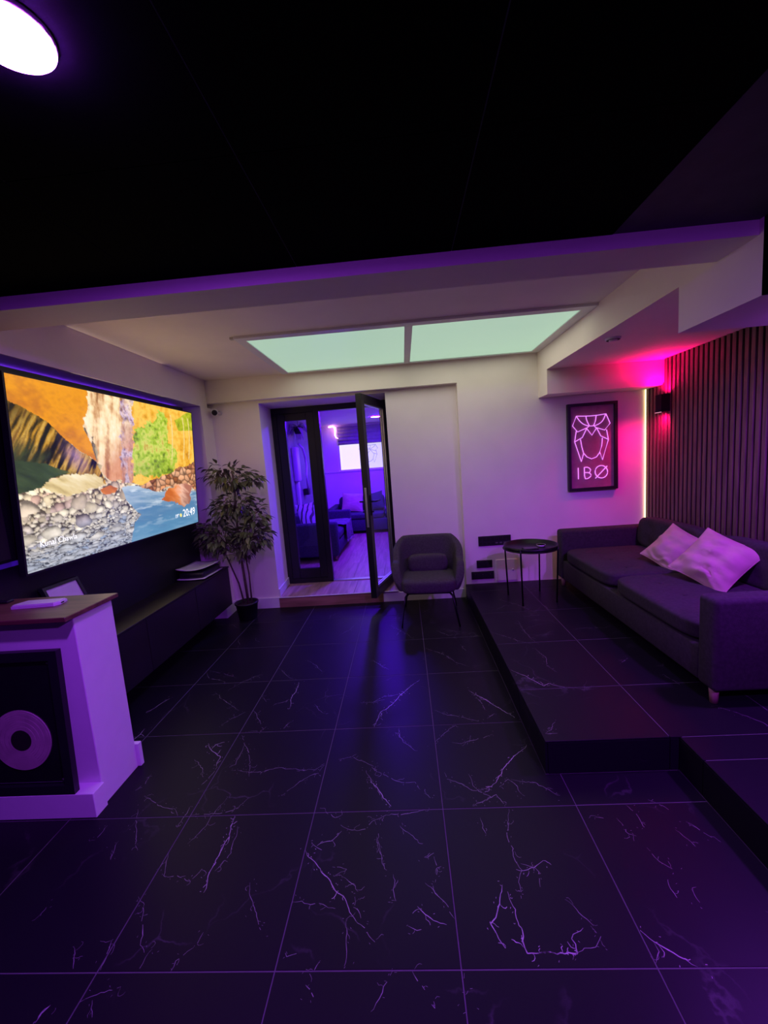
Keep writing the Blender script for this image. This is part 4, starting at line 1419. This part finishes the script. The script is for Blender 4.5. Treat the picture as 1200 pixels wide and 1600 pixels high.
# ------------------------------------------------------------------ round side table with tray top
TX, TY, TB = 1.085, 2.80, PZ
tb = thing('side_table', (TX, TY, TB), 'black round tray-top side table with four thin legs by the sofa', 'side table')
ZT = 0.685
MB().lathe([(0.0, -0.012), (0.232, -0.012), (0.243, -0.006), (0.247, 0.03), (0.242, 0.03), (0.236, -0.002), (0.0, -0.002)], (TX, TY, ZT), 48).build('tray', M_METAL, tb)
for a in (20, 110, 200, 290):
    c_, s_ = math.cos(math.radians(a + 34)), math.sin(math.radians(a + 34))
    MB().tube([(TX + 0.252 * c_, TY + 0.252 * s_, ZT + 0.026), (TX + 0.253 * c_, TY + 0.253 * s_, ZT - 0.02), (TX + 0.235 * c_, TY + 0.235 * s_, TB)], 0.008, 8).build('leg', M_METAL, tb)
MB().tube([(TX + 0.25 * math.cos(t_), TY + 0.25 * math.sin(t_), ZT - 0.004) for t_ in [2 * math.pi * k / 40 for k in range(40)]], 0.006, 6, closed=True).build('hoop', M_METAL, tb)
ph = thing('phone', (TX - 0.02, TY - 0.06, ZT), 'black mobile phone lying on the round side table', 'phone')
MB().box(TX - 0.09, TX + 0.05, TY - 0.10, TY - 0.03, ZT - 0.0015, ZT + 0.0075, 0.003).build('phone_body', M_PLASTIC, ph)
MB().box(TX - 0.08, TX + 0.04, TY - 0.096, TY - 0.034, ZT + 0.0076, ZT + 0.0082).build('phone_screen', M_MAT, ph)
ds = thing('dish', (TX + 0.09, TY + 0.02, ZT), 'small pale dish standing on the round side table', 'dish')
MB().lathe([(0.0, 0.0), (0.025, 0.0), (0.042, 0.018), (0.039, 0.018), (0.022, 0.004), (0.0, 0.004)], (TX + 0.10, TY + 0.0, ZT - 0.0015), 24).build('bowl', M_WPLASTIC, ds)
MB().lathe([(0.0415, 0.0), (0.043, 0.002), (0.0405, 0.002), (0.039, 0.0)], (TX + 0.10, TY + 0.0, ZT + 0.017), 24).build('rim', M_CHROME, ds)

# ------------------------------------------------------------------ sofas
M_SOFA = mat('dark_plum_upholstery', (0.040, 0.031, 0.038), 0.88, var=0.22, scale=50, bump=0.3, bscale=350, spec=0.25)
M_LEGW = wood('beech_leg', (0.30, 0.17, 0.12), (0.42, 0.26, 0.19), 0.45, axis=2, scale=4)
def sofa(x0, x1, y0, y1, zb, label, name='sofa', face=-1, m=M_SOFA):
    """seat faces -X; arms at both Y ends"""
    t = thing(name, ((x0 + x1) / 2, (y0 + y1) / 2, zb), label, 'sofa')
    aw = 0.135
    for ya in (y0, y1 - aw):
        MB().box(x0, x1 - 0.02, ya, ya + aw, zb + 0.085, zb + 0.595, 0.028, seg=3).build('arm', m, t)
    MB().box(x0 + 0.012, x1 - 0.03, y0 + aw + 0.001, y1 - aw - 0.001, zb + 0.09, zb + 0.285, 0.012).build('base', m, t)
    MB().box(x1 - 0.12, x1, y0 + aw + 0.001, y1 - aw - 0.001, zb + 0.2855, zb + 0.655, 0.03, seg=3).build('back_frame', m, t)
    ym = (y0 + y1) / 2
    hl = (y1 - y0) / 2 - aw
    for s in (-1, 1):
        yc = ym + s * hl / 2
        tf = [(x0 + dx, yc + dy, 0) for dx in (0.26, 0.50) for dy in (-hl * 0.27, 0, hl * 0.27)]
        sc0 = MB().superbox(((x0 + x1 - 0.13) / 2, yc, zb + 0.352), ((x1 - 0.13 - x0) / 2 - 0.002, hl / 2 - 0.004, 0.066), 6.5, 22, tf, 0.022, 0.11, 2).build('seat_cushion', m, t)
        for q_ in tf:
            MB().lathe([(0.014, 0.0), (0.012, 0.006), (0.0, 0.008)], (q_[0], q_[1], zb + 0.3965), 10).build('button', m, sc0)
        tb_ = [(0, yc + dy, zb + dz) for dz in (0.48, 0.61) for dy in (-hl * 0.27, 0, hl * 0.27)]
        c = MB().superbox((x1 - 0.185, yc, zb + 0.555), (0.075, hl / 2 - 0.004, 0.155), 4.5, 22, tb_, -0.022, 0.10, 0)
        bmesh.ops.rotate(c.bm, verts=c.bm.verts[:], cent=(x1 - 0.185, yc, zb + 0.42), matrix=Matrix.Rotation(math.radians(6), 3, 'Y'))
        c.build('back_cushion', m, t)
    for lx in (x0 + 0.045, x1 - 0.07):
        for ly in (y0 + 0.06, y1 - 0.06):
            MB().lathe([(0.019, 0.0), (0.022, 0.05), (0.025, 0.0849)], (lx, ly, zb), 14).build('leg', M_LEGW, t)
    return t
sofa(1.475, 2.44, 0.99, 3.20, PZ, 'dark plum tufted sofa with beech legs on the raised platform by the slatted wall')
M_PIL = mat('pale_pink_cotton', (0.52, 0.34, 0.30), 0.85, var=0.06, scale=8, bump=0.15, bscale=260, spec=0.2)
def pillow(name, size, M_, label, m, seed, thick=0.085, crease=0.012, cat='pillow', cord=True):
    t = thing(name, tuple(M_.translation), label, cat, 'loose cushions on the sofas')
    b = MB()
    n = 30
    def shape(sg):
        def f(a, c):
            u, v = 2 * a - 1, 2 * c - 1
            u2, v2 = math.sin(u * math.pi / 2), math.sin(v * math.pi / 2)
            pinch = 1 - 0.07 * (1 - u2 * u2) * abs(v2) ** 3
            pinch2 = 1 - 0.07 * (1 - v2 * v2) * abs(u2) ** 3
            hgt = thick * max(0.0, (1 - abs(u2) ** 2.0)) ** 0.75 * max(0.0, (1 - abs(v2) ** 2.0)) ** 0.75
            x, z = size * 0.5 * u2 * pinch2, size * 0.5 * v2 * pinch
            low = max(0.0, 0.45 - 0.55 * v2)
            wr = crease * low * math.sin(44 * (z / size) + 9 * noise.noise(Vector((x * 9, z * 6, seed))) + 5 * x / size) * (0.5 + noise.noise(Vector((x * 8, z * 8, seed + 9)))) * (hgt / thick)
            wr += crease * 0.8 * noise.noise(Vector((x * 12, z * 18, seed + 4))) * (hgt / thick)
            return (x, sg * (hgt + wr) , z)
        return f
    b.grid(shape(-1), n, n)
    b.grid(shape(1), n, n)
    place(b, M_).build('cover', m, t)
    if cord:
        pts = []
        g = shape(1)
        for k in range(40): pts.append(g(k / 40, 0))
        for k in range(40): pts.append(g(1, k / 40))
        for k in range(40): pts.append(g(1 - k / 40, 1))
        for k in range(40): pts.append(g(0, 1 - k / 40))
        place(MB().tube(pts, 0.0035, 5, closed=True), M_).build('seam', m, t)
    return t
def pose(loc, yaw, pitch, roll):
    return Matrix.Translation(loc) @ Matrix.Rotation(math.radians(yaw), 4, 'Z') @ Matrix.Rotation(math.radians(pitch), 4, 'X') @ Matrix.Rotation(math.radians(roll), 4, 'Y')
pillow('throw_pillow', 0.355, pose((2.07, 2.265, 0.722), -62, -40, 24), 'pale pink cushion leaning on the sofa, farther from the viewer', M_PIL, 2, 0.085, 0.042)
pillow('throw_pillow', 0.40, pose((2.055, 1.80, 0.742), -54, -42, 24), 'larger creased pale pink cushion leaning beside the sofa near arm', M_PIL, 7, 0.10, 0.05)

# ------------------------------------------------------------------ magenta wall lamp on the slats
wlp = thing('wall_lamp', (2.43, 2.985, 1.94), 'black box wall lamp throwing magenta light up and down the slats', 'wall lamp')
lampb = MB()
lx0, lx1, ly0, ly1, lz0, lz1 = 2.375, 2.455, 2.945, 3.035, 1.868, 2.03
lampb.box(lx0, lx0 + 0.006, ly0, ly1, lz0, lz1).box(lx1 - 0.006, lx1, ly0, ly1, lz0, lz1)
lampb.box(lx0 + 0.006, lx1 - 0.006, ly0, ly0 + 0.006, lz0, lz1).box(lx0 + 0.006, lx1 - 0.006, ly1 - 0.006, ly1, lz0, lz1)
lampb.box(lx0 + 0.006, lx1 - 0.006, ly0 + 0.006, ly1 - 0.006, 1.94, 1.955)
lampb.build('housing', M_METAL, wlp)
MB().box(lx1, 2.4659, ly0 + 0.02, ly1 - 0.02, lz0 + 0.03, lz1 - 0.03).build('wall_mount', M_METAL, wlp)
M_SPOT = emit('magenta_lens', SPOT_COL, 60.0)
for z0, z1, nm in ((1.956, 1.966, 'upper_lens'), (1.929, 1.939, 'lower_lens')):
    MB().box(lx0 + 0.010, lx1 - 0.010, ly0 + 0.010, ly1 - 0.010, z0, z1).build(nm, M_SPOT, wlp)
MB().box(lx0 - 0.004, lx0 + 0.002, ly0 - 0.002, ly1 + 0.002, lz0 - 0.005, lz0 - 0.0005).build('lower_trim', emit('pink_edge', (1.0, 0.45, 0.6), 0.8), wlp)
def spot(name, z, rx, watts, size):
    l = bpy.data.lights.new(name, 'SPOT')
    l.energy = watts
    l.color = SPOT_COL
    l.spot_size = math.radians(size)
    l.spot_blend = 1.0
    l.shadow_soft_size = 0.02
    o = bpy.data.objects.new(name, l)
    COL.objects.link(o)
    o.location = (2.415, 2.99, z)
    o.rotation_euler = (math.radians(rx), 0, 0)
    o.parent = None
    return o
spot('lamp_light_up', 2.034, 180, SPOT_W, 150)
spot('lamp_light_down', 1.862, 26, SPOT_W * 0.75, 140)

# light strip standing at the end of the slatted wall
ls = thing('corner_light_strip', (2.462, 3.348, PZ), 'thin warm light strip standing upright in the corner of the slatted wall', 'light strip')
MB().box(2.466, 2.4879, 3.3405, 3.3595, PZ + 0.001, 2.131).build('profile', M_PLASTIC, ls)
MB().box(2.460, 2.4659, 3.3445, 3.3535, PZ + 0.002, 2.130).build('diffuser', emit('warm_strip', SLAT_LED_COL, SLAT_LED_STR), ls)

# ------------------------------------------------------------------ neon sign
ns = thing('neon_sign', (1.915, 3.345, 1.135), 'black framed purple neon sign of a tied headscarf reading IBØ', 'sign')
SY = 3.3599
fr = MB()
fx0, fx1, fz0, fz1, fwid = 1.663, 2.167, 1.135, 2.041, 0.028
for a in ((fx0, fx1, fz0, fz0 + fwid), (fx0, fx1, fz1 - fwid, fz1), (fx0, fx0 + fwid, fz0 + fwid, fz1 - fwid), (fx1 - fwid, fx1, fz0 + fwid, fz1 - fwid)):
    fr.box(a[0], a[1], SY - 0.045, SY, a[2], a[3])
fr.build('frame', M_PLASTIC, ns)
MB().box(fx0 + fwid, fx1 - fwid, SY - 0.012, SY, fz0 + fwid, fz1 - fwid).build('backing_board', mat('mauve_backing_board', (0.38, 0.17, 0.24), 0.5, var=0.15), ns)
M_NEON = emit('violet_neon', NEON_COL, NEON_STR)
def smooth(L, it=2):
    for _ in range(it):
        o = [L[0]]
        for a, b in zip(L[:-1], L[1:]):
            o += [(0.75 * a[0] + 0.25 * b[0], 0.75 * a[1] + 0.25 * b[1]), (0.25 * a[0] + 0.75 * b[0], 0.25 * a[1] + 0.75 * b[1])]
        o.append(L[-1])
        L = o
    return L
em, le = MB(), []
for i, L in enumerate(NEON):
    if i in (0, 3, 4, 5):
        L = smooth(L)
    if i in (13, 14):
        L = smooth(L, 1)
    pts = [(x, SY - 0.022, z) for x, z in L]
    (em if i < 12 else MB()).tube(pts, 0.0042, 6) if i < 12 else le.append(MB().tube(pts, 0.0046, 6))
em.build('headscarf_outline', M_NEON, ns)
def merge(a, b):
    me_ = bpy.data.meshes.new('x')
    b.bm.to_mesh(me_)
    a.bm.from_mesh(me_)
    return a
le[0].build('letter', M_NEON, ns)
merge(le[1], le[2]).build('letter', M_NEON, ns)
merge(le[3], le[4]).build('letter', M_NEON, ns)

# ------------------------------------------------------------------ sockets on the back wall
M_KNOB = mat('socket_grey', (0.10, 0.10, 0.10), 0.5)
def wall_plate(name, x0, x1, z0, z1, label, m, n, kind):
    t = thing(name, ((x0 + x1) / 2, 3.355, z0), label, 'socket', 'black wall plates')
    MB().box(x0, x1, 3.349, 3.3599, z0, z1, 0.002, seg=1).build('plate', m, t)
    step = (x1 - x0) / n
    for k in range(n):
        cx = x0 + step * (k + 0.5)
        zc = (z0 + z1) / 2
        if kind == 'socket':
            ol = MB().box(cx - step * 0.36, cx + step * 0.36, 3.3465, 3.3489, zc - 0.026, zc + 0.026, 0.0008, seg=1).build('outlet', M_PLASTIC, t)
            MB().box(cx - 0.005, cx + 0.005, 3.3455, 3.3464, zc + 0.008, zc + 0.014).build('switch', M_KNOB, ol)
        elif kind == 'blank':
            MB().box(cx - step * 0.40, cx + step * 0.40, 3.3475, 3.3489, zc - 0.032, zc + 0.032, 0.0006, seg=1).build('module', M_PLASTIC, t)
        elif kind == 'media':
            MB().box(cx - step * 0.38, cx + step * 0.38, 3.3472, 3.3489, zc + 0.004, zc + 0.038, 0.0006, seg=1).build('module', M_FELT, t)
            MB().box(cx - step * 0.30, cx + step * 0.30, 3.3475, 3.3489, zc - 0.034, zc - 0.018).build('port', M_KNOB if k > 3 else M_FELT, t)
    return t
wall_plate('media_plate', 0.692, 1.043, 0.598, 0.706, 'wide black media plate on the back wall, partly behind the side table', M_PLASTIC, 8, 'media')
wall_plate('socket_plate', 0.662, 0.832, 0.352, 0.438, 'small blank black plate between the two other black wall plates', M_PLASTIC, 2, 'blank')
wall_plate('socket_plate', 0.600, 0.846, 0.225, 0.312, 'black socket plate lowest on the back wall, just above the platform', M_PLASTIC, 3, 'socket')
ap = thing('access_panel', (0.99, 3.355, 0.195), 'white square access panel low on the wall behind the side table', 'panel')
MB().box(0.873, 1.10, 3.352, 3.3599, 0.195, 0.433, 0.002, seg=1).build('flap', M_WHITE, ap)
MB().lathe([(0.012, 0.0), (0.012, -0.004), (0.0, -0.004)], (1.055, 3.352, 0.315), 14, axis='Y').build('latch', M_WPLASTIC, ap)

# security camera and smoke alarm
sc_ = thing('security_camera', (-2.06, 3.44, 2.25), 'small white security camera with black face high in the left corner', 'camera')
dirv = Vector((0.35, -0.9, -0.25)).normalized()
c0 = Vector((-2.075, 3.36, 2.262))
rings = [(0.020, -0.045), (0.034, -0.030), (0.036, 0.02), (0.034, 0.032)]
def along(mb, prof, o_, d_, n=24):
    a_ = d_.cross(Vector((0, 0, 1))).normalized()
    b_ = d_.cross(a_)
    vs = [tuple(o_ + d_ * h + (a_ * math.cos(2 * math.pi * k / n) + b_ * math.sin(2 * math.pi * k / n)) * r) for r, h in prof for k in range(n)]
    fs = [(i * n + k, i * n + (k + 1) % n, (i + 1) * n + (k + 1) % n, (i + 1) * n + k) for i in range(len(prof) - 1) for k in range(n)]
    fs += [tuple(range(n)), tuple((len(prof) - 1) * n + k for k in range(n))]
    mb._add(vs, fs, 0, True)
    return mb
along(MB(), rings, c0, dirv).build('camera_body', M_WPLASTIC, sc_)
along(MB(), [(0.029, 0.0322), (0.029, 0.036), (0.022, 0.038)], c0, dirv).build('camera_lens', M_PLASTIC, sc_)
MB().lathe([(0.026, 0.0), (0.026, -0.008), (0.01, -0.010)], (-2.055, 3.4499, 2.262), 20, axis='Y').build('wall_mount', M_WPLASTIC, sc_)
MB().tube([(-2.055, 3.441, 2.262), (-2.058, 3.41, 2.258), tuple(c0 - dirv * 0.043)], 0.008, 8).build('bracket', M_WPLASTIC, sc_)
sa = thing('smoke_alarm', (1.517, 2.098, 2.368), 'round flush white detector on the raised soffit ceiling', 'alarm')
MB().lathe([(0.052, 0.0), (0.052, -0.006), (0.044, -0.012), (0.030, -0.012), (0.028, -0.020), (0.0, -0.022)], (1.517, 2.098, 2.3679), 30).build('alarm_case', M_WPLASTIC, sa)
MB().lathe([(0.046, -0.0121), (0.046, -0.014), (0.040, -0.014), (0.040, -0.0121)], (1.517, 2.098, 2.3679), 30).build('alarm_ring', M_KNOB, sa)

# ------------------------------------------------------------------ room beyond the doorway
FZ, FC = 0.125, 2.48
FX0, FX1, FY1 = -2.02, 1.30, 8.40
ff = bpy.data.objects.new('floor_far', None)
COL.objects.link(ff)
struct(ff)
MB().box(FX0 - 0.1, FX1, 4.0601, FY1, -0.1, FZ - 0.021).build('floor_core', M_OAKX, ff)
pk = None
for i in range(14):
    for j in range(-1, 4):
        x0 = FX0 + i * 0.20
        y0 = 4.0605 + j * 1.25 + (0.41 * i) % 1.25
        y1 = min(y0 + 1.25, FY1)
        y0 = max(y0, 4.0605)
        if y1 - y0 > 0.05 and x0 + 0.2 < 0.9:
            MB().box(x0 + 0.001, x0 + 0.199, y0 + 0.001, y1 - 0.001, FZ - 0.0205, FZ, 0.001, seg=1).build('plank', M_OAK, ff)
MB().box(-1.65, -0.2205, 3.9301, 4.0600, 0.1051, 0.1252).build('door_sill', M_OAK, ff)
struct(MB().box(FX0 - 0.12, FX0, 4.0601, FY1 + 0.1, -0.1, FC).build('wall_far_left', mat('dusky_far_wall_paint', (0.26, 0.24, 0.28), 0.6)))
struct(MB().box(FX1, FX1 + 0.12, 4.0601, FY1 + 0.1, -0.1, FC).build('wall_far_right', M_WHITE))
wf = MB()
WX0, WX1, WZ0, WZ1 = -1.555, 0.05, 1.432, 2.33
wf.box(FX0, WX0, FY1, FY1 + 0.1, -0.1, FC).box(WX1, FX1, FY1, FY1 + 0.1, -0.1, FC)
wf.box(WX0, WX1, FY1, FY1 + 0.1, -0.1, WZ0).box(WX0, WX1, FY1, FY1 + 0.1, WZ1, FC)
struct(wf.build('wall_far_back', M_WHITE))
struct(MB().box(FX0 - 0.12, FX1 + 0.12, 4.0601, FY1 + 0.1, FC, FC + 0.1).build('ceiling_far', M_WHITE))
struct(MB().box(FX0, FX1, FY1 - 0.022, FY1, WZ0 - 0.022, WZ0).build('trim_5', M_TRIM))
wn = bpy.data.objects.new('window_2', None)
wn.location = (-0.75, FY1 + 0.05, WZ0)
COL.objects.link(wn)
struct(wn)
MB().box(WX0 + 0.04, WX1 - 0.04, FY1 + 0.05, FY1 + 0.06, WZ0 + 0.03, WZ1 - 0.03).build('pane', emit('daylit_frosted_pane', (1.0, 0.95, 1.0), 0.85), wn)
wfr = MB()
for a in ((WX0, WX1, WZ0, WZ0 + 0.03), (WX0, WX1, WZ1 - 0.03, WZ1), (WX0, WX0 + 0.04, WZ0 + 0.03, WZ1 - 0.03), (WX1 - 0.04, WX1, WZ0 + 0.03, WZ1 - 0.03)):
    wfr.box(a[0], a[1], FY1 + 0.02, FY1 + 0.08, a[2], a[3])
wfr.build('window_frame', M_TRIM, wn)
# the same headscarf outline drawn on the window pane, reversed
dr = MB()
for L in NEON[:12]:
    dr.tube([(-0.86 - (x - 1.915) * 1.15, FY1 + 0.048, 1.74 + (z - 1.62) * 0.85) for x, z in L], 0.0035, 5)
dr.build('pane_drawing', mat('grey_drawing_line', (0.10, 0.09, 0.11), 0.6), wn)
# roman blind
rb = thing('roman_blind', (-0.75, FY1 - 0.05, 2.03), 'folded violet roman blind above the bright far window', 'blind')
M_BLIND = mat('blind_cloth', (0.30, 0.27, 0.32), 0.9)
zz = FC - 0.03
for k in range(5):
    z0 = 2.035 + k * 0.082
    b = MB()
    dpt = 0.030 + 0.012 * (k % 2)
    b.tube([(-1.52, FY1 - 0.045, z0 + 0.02), (0.02, FY1 - 0.045, z0 + 0.02)], 0.026, 8)
    b.box(-1.52, 0.02, FY1 - 0.045 - 0.005, FY1 - 0.045 + 0.005, z0 + 0.03, z0 + 0.08)
    b.build('fold', M_BLIND, rb)
# bent light tube at the top left of the blind
lt = thing('bent_light_tube', (-1.56, FY1 - 0.10, 2.2), 'glowing pink bent light tube beside the roman blind in the far room', 'light strip')
M_TUBE = emit('pink_tube', (1.0, 0.42, 1.0), 5.0)
tp = [(-1.70, FY1 - 0.14, 2.475 - 0.03), (-1.60, FY1 - 0.13, 2.455), (-1.56, FY1 - 0.12, 2.43), (-1.555, FY1 - 0.12, 2.36), (-1.565, FY1 - 0.12, 2.26), (-1.545, FY1 - 0.12, 2.20), (-1.50, FY1 - 0.12, 2.18)]
MB().tube(tp, [0.016, 0.02, 0.022, 0.022, 0.017, 0.012, 0.006], 8).build('tube', M_TUBE, lt)
MB().tube([(-1.70, FY1 - 0.145, 2.445), (-1.70, FY1 - 0.10, 2.479)], 0.01, 8).build('fixing', M_WPLASTIC, lt)
ceiling_lamp((-0.55, 5.2, FC), M_FARLAMP, 'round violet ceiling lamp in the room beyond the doorway, nearer one', 0.09)
ceiling_lamp((-0.55, 7.1, FC), M_FARLAMP, 'round violet ceiling lamp in the room beyond the doorway, farther one', 0.09)

# sofa against the far window wall, facing the doorway
M_NAVY = mat('navy_upholstery', (0.055, 0.05, 0.09), 0.9, var=0.2, scale=40, bump=0.2, bscale=300, spec=0.2)
fs_ = thing('far_sofa', (-0.9, 7.8, FZ), 'dark sofa under the bright window in the far room', 'sofa')
MB().box(-1.72, 0.55, 7.32, 8.34, FZ + 0.06, FZ + 0.30, 0.015).build('base', M_NAVY, fs_)
for x0, x1 in ((-1.58, -0.54), (-0.535, 0.40)):
    MB().superbox(((x0 + x1) / 2, 7.68, FZ + 0.362), ((x1 - x0) / 2 - 0.003, 0.365, 0.062), 6, 12).build('seat_cushion', M_NAVY, fs_)
    MB().superbox(((x0 + x1) / 2, 8.14, FZ + 0.56), ((x1 - x0) / 2 - 0.003, 0.10, 0.20), 5, 12).build('back_cushion', M_NAVY, fs_)
for x0 in (-1.72, 0.41):
    MB().box(x0, x0 + 0.135, 7.32, 8.34, FZ + 0.301, FZ + 0.56, 0.03, seg=3).build('arm', M_NAVY, fs_)
for x in (-1.62, 0.45):
    for y in (7.40, 8.26):
        MB().lathe([(0.02, 0), (0.025, 0.0599)], (x, y, FZ), 10).build('leg', M_LEGW, fs_)
pillow('far_pillow', 0.46, pose((-1.23, 7.78, 0.755), 8, -34, 6), 'pink cushion on the sofa under the far window', M_PIL, 21, 0.07, 0.02)
pillow('far_pillow', 0.42, pose((-0.76, 7.80, 0.745), -10, -30, -12), 'dark cushion beside the pink one under the far window', M_NAVY, 23, 0.08, 0.01)
# sofa along the left wall of the far room, facing right: built like the one by the slats
ls_ = thing('left_far_sofa', (-1.6, 5.9, FZ), 'dark blue sofa along the left wall of the far room', 'sofa')
for y0 in (5.02, 6.62):
    MB().box(-1.98, -1.14, y0, y0 + 0.14, FZ + 0.075, FZ + 0.605, 0.04, seg=3).build('arm', M_NAVY, ls_)
MB().box(-1.97, -1.16, 5.161, 6.619, FZ + 0.08, FZ + 0.285, 0.012).build('base', M_NAVY, ls_)
MB().box(-1.98, -1.86, 5.161, 6.619, FZ + 0.286, FZ + 0.70, 0.03, seg=3).build('back_frame', M_NAVY, ls_)
for y0, y1 in ((5.165, 5.888), (5.892, 6.615)):
    MB().superbox((-1.50, (y0 + y1) / 2, FZ + 0.36), (0.35, (y1 - y0) / 2, 0.072), 5.5, 14).build('seat_cushion', M_NAVY, ls_)
for x in (-1.92, -1.20):
    for y in (5.09, 6.69):
        MB().lathe([(0.018, 0), (0.024, 0.0749)], (x, y, FZ), 10).build('leg', M_LEGW, ls_)
# throw blanket hanging over the front of that sofa
tbk = thing('throw_blanket', (-1.2, 6.1, 0.3), 'creased violet blanket draped over the front of the left far sofa', 'blanket')
def blanket(a, c):
    y = 5.75 + 0.72 * a + 0.05 * math.sin(7 * c)
    if c < 0.5:
        x = -1.62 + 0.50 * (c / 0.5)
        z = FZ + 0.448
    else:
        x = -1.115 + 0.015 * math.sin(11 * a + 3 * c)
        z = FZ + 0.448 - 0.28 * (c - 0.5) / 0.5 - 0.10 * a * (c - 0.5)
    if c < 0.5 and c > 0.42:
        z -= 0.01
    z += 0.012 * abs(math.sin(9 * a + 4 * c)) + 0.008
    return (x + 0.006, y, z)
bk_ = MB()
bk_.grid(blanket, 30, 24)
bo = bk_.build('blanket_cloth', mat('violet_grey_blanket', (0.14, 0.12, 0.17), 0.95, var=0.3, scale=20), tbk)
sdm = bo.modifiers.new('thick', 'SOLIDIFY')
sdm.thickness = 0.008
frg = MB()
for k in range(24):
    p = blanket(k / 23, 1.0)
    frg.tube([p, (p[0] + 0.004, p[1], p[2] - 0.05)], 0.003, 4)
frg.build('fringe', mat('fringe_yarn', (0.4, 0.36, 0.42), 0.95), tbk)
M_ZEB, nt_, p_ = new_mat('leaf_print_cloth')
tc_ = nt_.nodes.new('ShaderNodeTexCoord')
wv_ = nt_.nodes.new('ShaderNodeTexWave')
wv_.inputs['Scale'].default_value = 5.0
wv_.inputs['Distortion'].default_value = 5.0
wv_.inputs['Detail Scale'].default_value = 0.7
nt_.links.new(tc_.outputs['Object'], wv_.inputs['Vector'])
rp_ = nt_.nodes.new('ShaderNodeValToRGB')
rp_.color_ramp.elements[0].position = 0.22
rp_.color_ramp.elements[1].position = 0.34
rp_.color_ramp.elements[0].color = (0.05, 0.045, 0.06, 1)
rp_.color_ramp.elements[1].color = (0.50, 0.48, 0.52, 1)
nt_.links.new(wv_.outputs['Fac'], rp_.inputs[0])
nt_.links.new(rp_.outputs[0], p_.inputs['Base Color'])
p_.inputs['Roughness'].default_value = 0.9
# leaf patterned cushion at the near end, seen through the sidelight
pc = pillow('patterned_cushion', 0.44, pose((-1.66, 5.42, 0.80), 62, -16, 0), 'light cushion with dark leaf lines seen through the sidelight', M_ZEB, 31, 0.07, 0.006)
# white hanging tube heater and looped cable on the left wall, behind the sidelight
ht = thing('wall_heater', (-1.97, 6.3, 1.2), 'tall white wall unit with looped cable seen through the sidelight', 'heater')
MB().box(-2.0199, -1.93, 6.10, 6.32, 1.35, 1.96, 0.02).build('casing', M_WPLASTIC, ht)
MB().box(-2.0199, -1.96, 6.17, 6.26, 0.80, 1.349, 0.008).build('duct', M_WPLASTIC, ht)
MB().tube([(-1.94, 6.36, 2.02), (-1.90, 6.48, 1.94), (-1.90, 6.60, 1.78), (-1.90, 6.64, 1.62), (-1.90, 6.58, 1.46), (-1.91, 6.62, 1.34), (-1.93, 6.74, 1.18)], 0.02, 8).build('cable', M_WPLASTIC, ht)
MB().box(-2.0199, -1.92, 6.70, 6.86, 1.06, 1.18, 0.01).build('junction_box', M_PLASTIC, ht)
# palm fronds hanging at the top behind the sidelight
pf2 = thing('hanging_palm', (-1.90, 6.0, 2.0), 'palm fronds hanging near the ceiling behind the sidelight glass', 'plant')
M_FROND = mat('frond_pale', (0.68, 0.70, 0.68), 0.5)
MB().lathe([(0.06, 0.0), (0.09, 0.12), (0.08, 0.12), (0.055, 0.01)], (-1.92, 6.35, 2.20), 18).build('pot', M_PLASTIC, pf2)
MB().tube([(-1.92, 6.35, 2.32), (-1.92, 6.35, 2.48)], 0.004, 6).build('hanger', M_METAL, pf2)
rq = random.Random(5)
for k in range(20):
    a = rq.uniform(0, 6.283)
    L_ = rq.uniform(0.35, 0.6)
    b = MB()
    vs, fs = [], []
    dx, dy = math.cos(a), math.sin(a)
    up_ = rq.uniform(0.0, 0.12)
    for i in range(7):
        t_ = i / 6
        wd = 0.040 * math.sin(math.pi * (0.12 + 0.88 * t_) ) + 0.001
        x = max(-2.0, -1.92 + dx * L_ * t_ * 0.55)
        y = 6.35 + dy * L_ * t_
        z = 2.31 + up_ * math.sin(math.pi * t_) - 0.20 * t_ * t_
        vs += [(x - dy * wd, y + dx * wd, z), (x, y, z - 0.006), (x + dy * wd, y - dx * wd, z)]
        if i:
            o_ = 3 * (i - 1)
            fs += [(o_, o_ + 1, o_ + 4, o_ + 3), (o_ + 1, o_ + 2, o_ + 5, o_ + 4)]
    b._add(vs, fs, 0, True)
    b.build('frond', M_FROND, pf2)
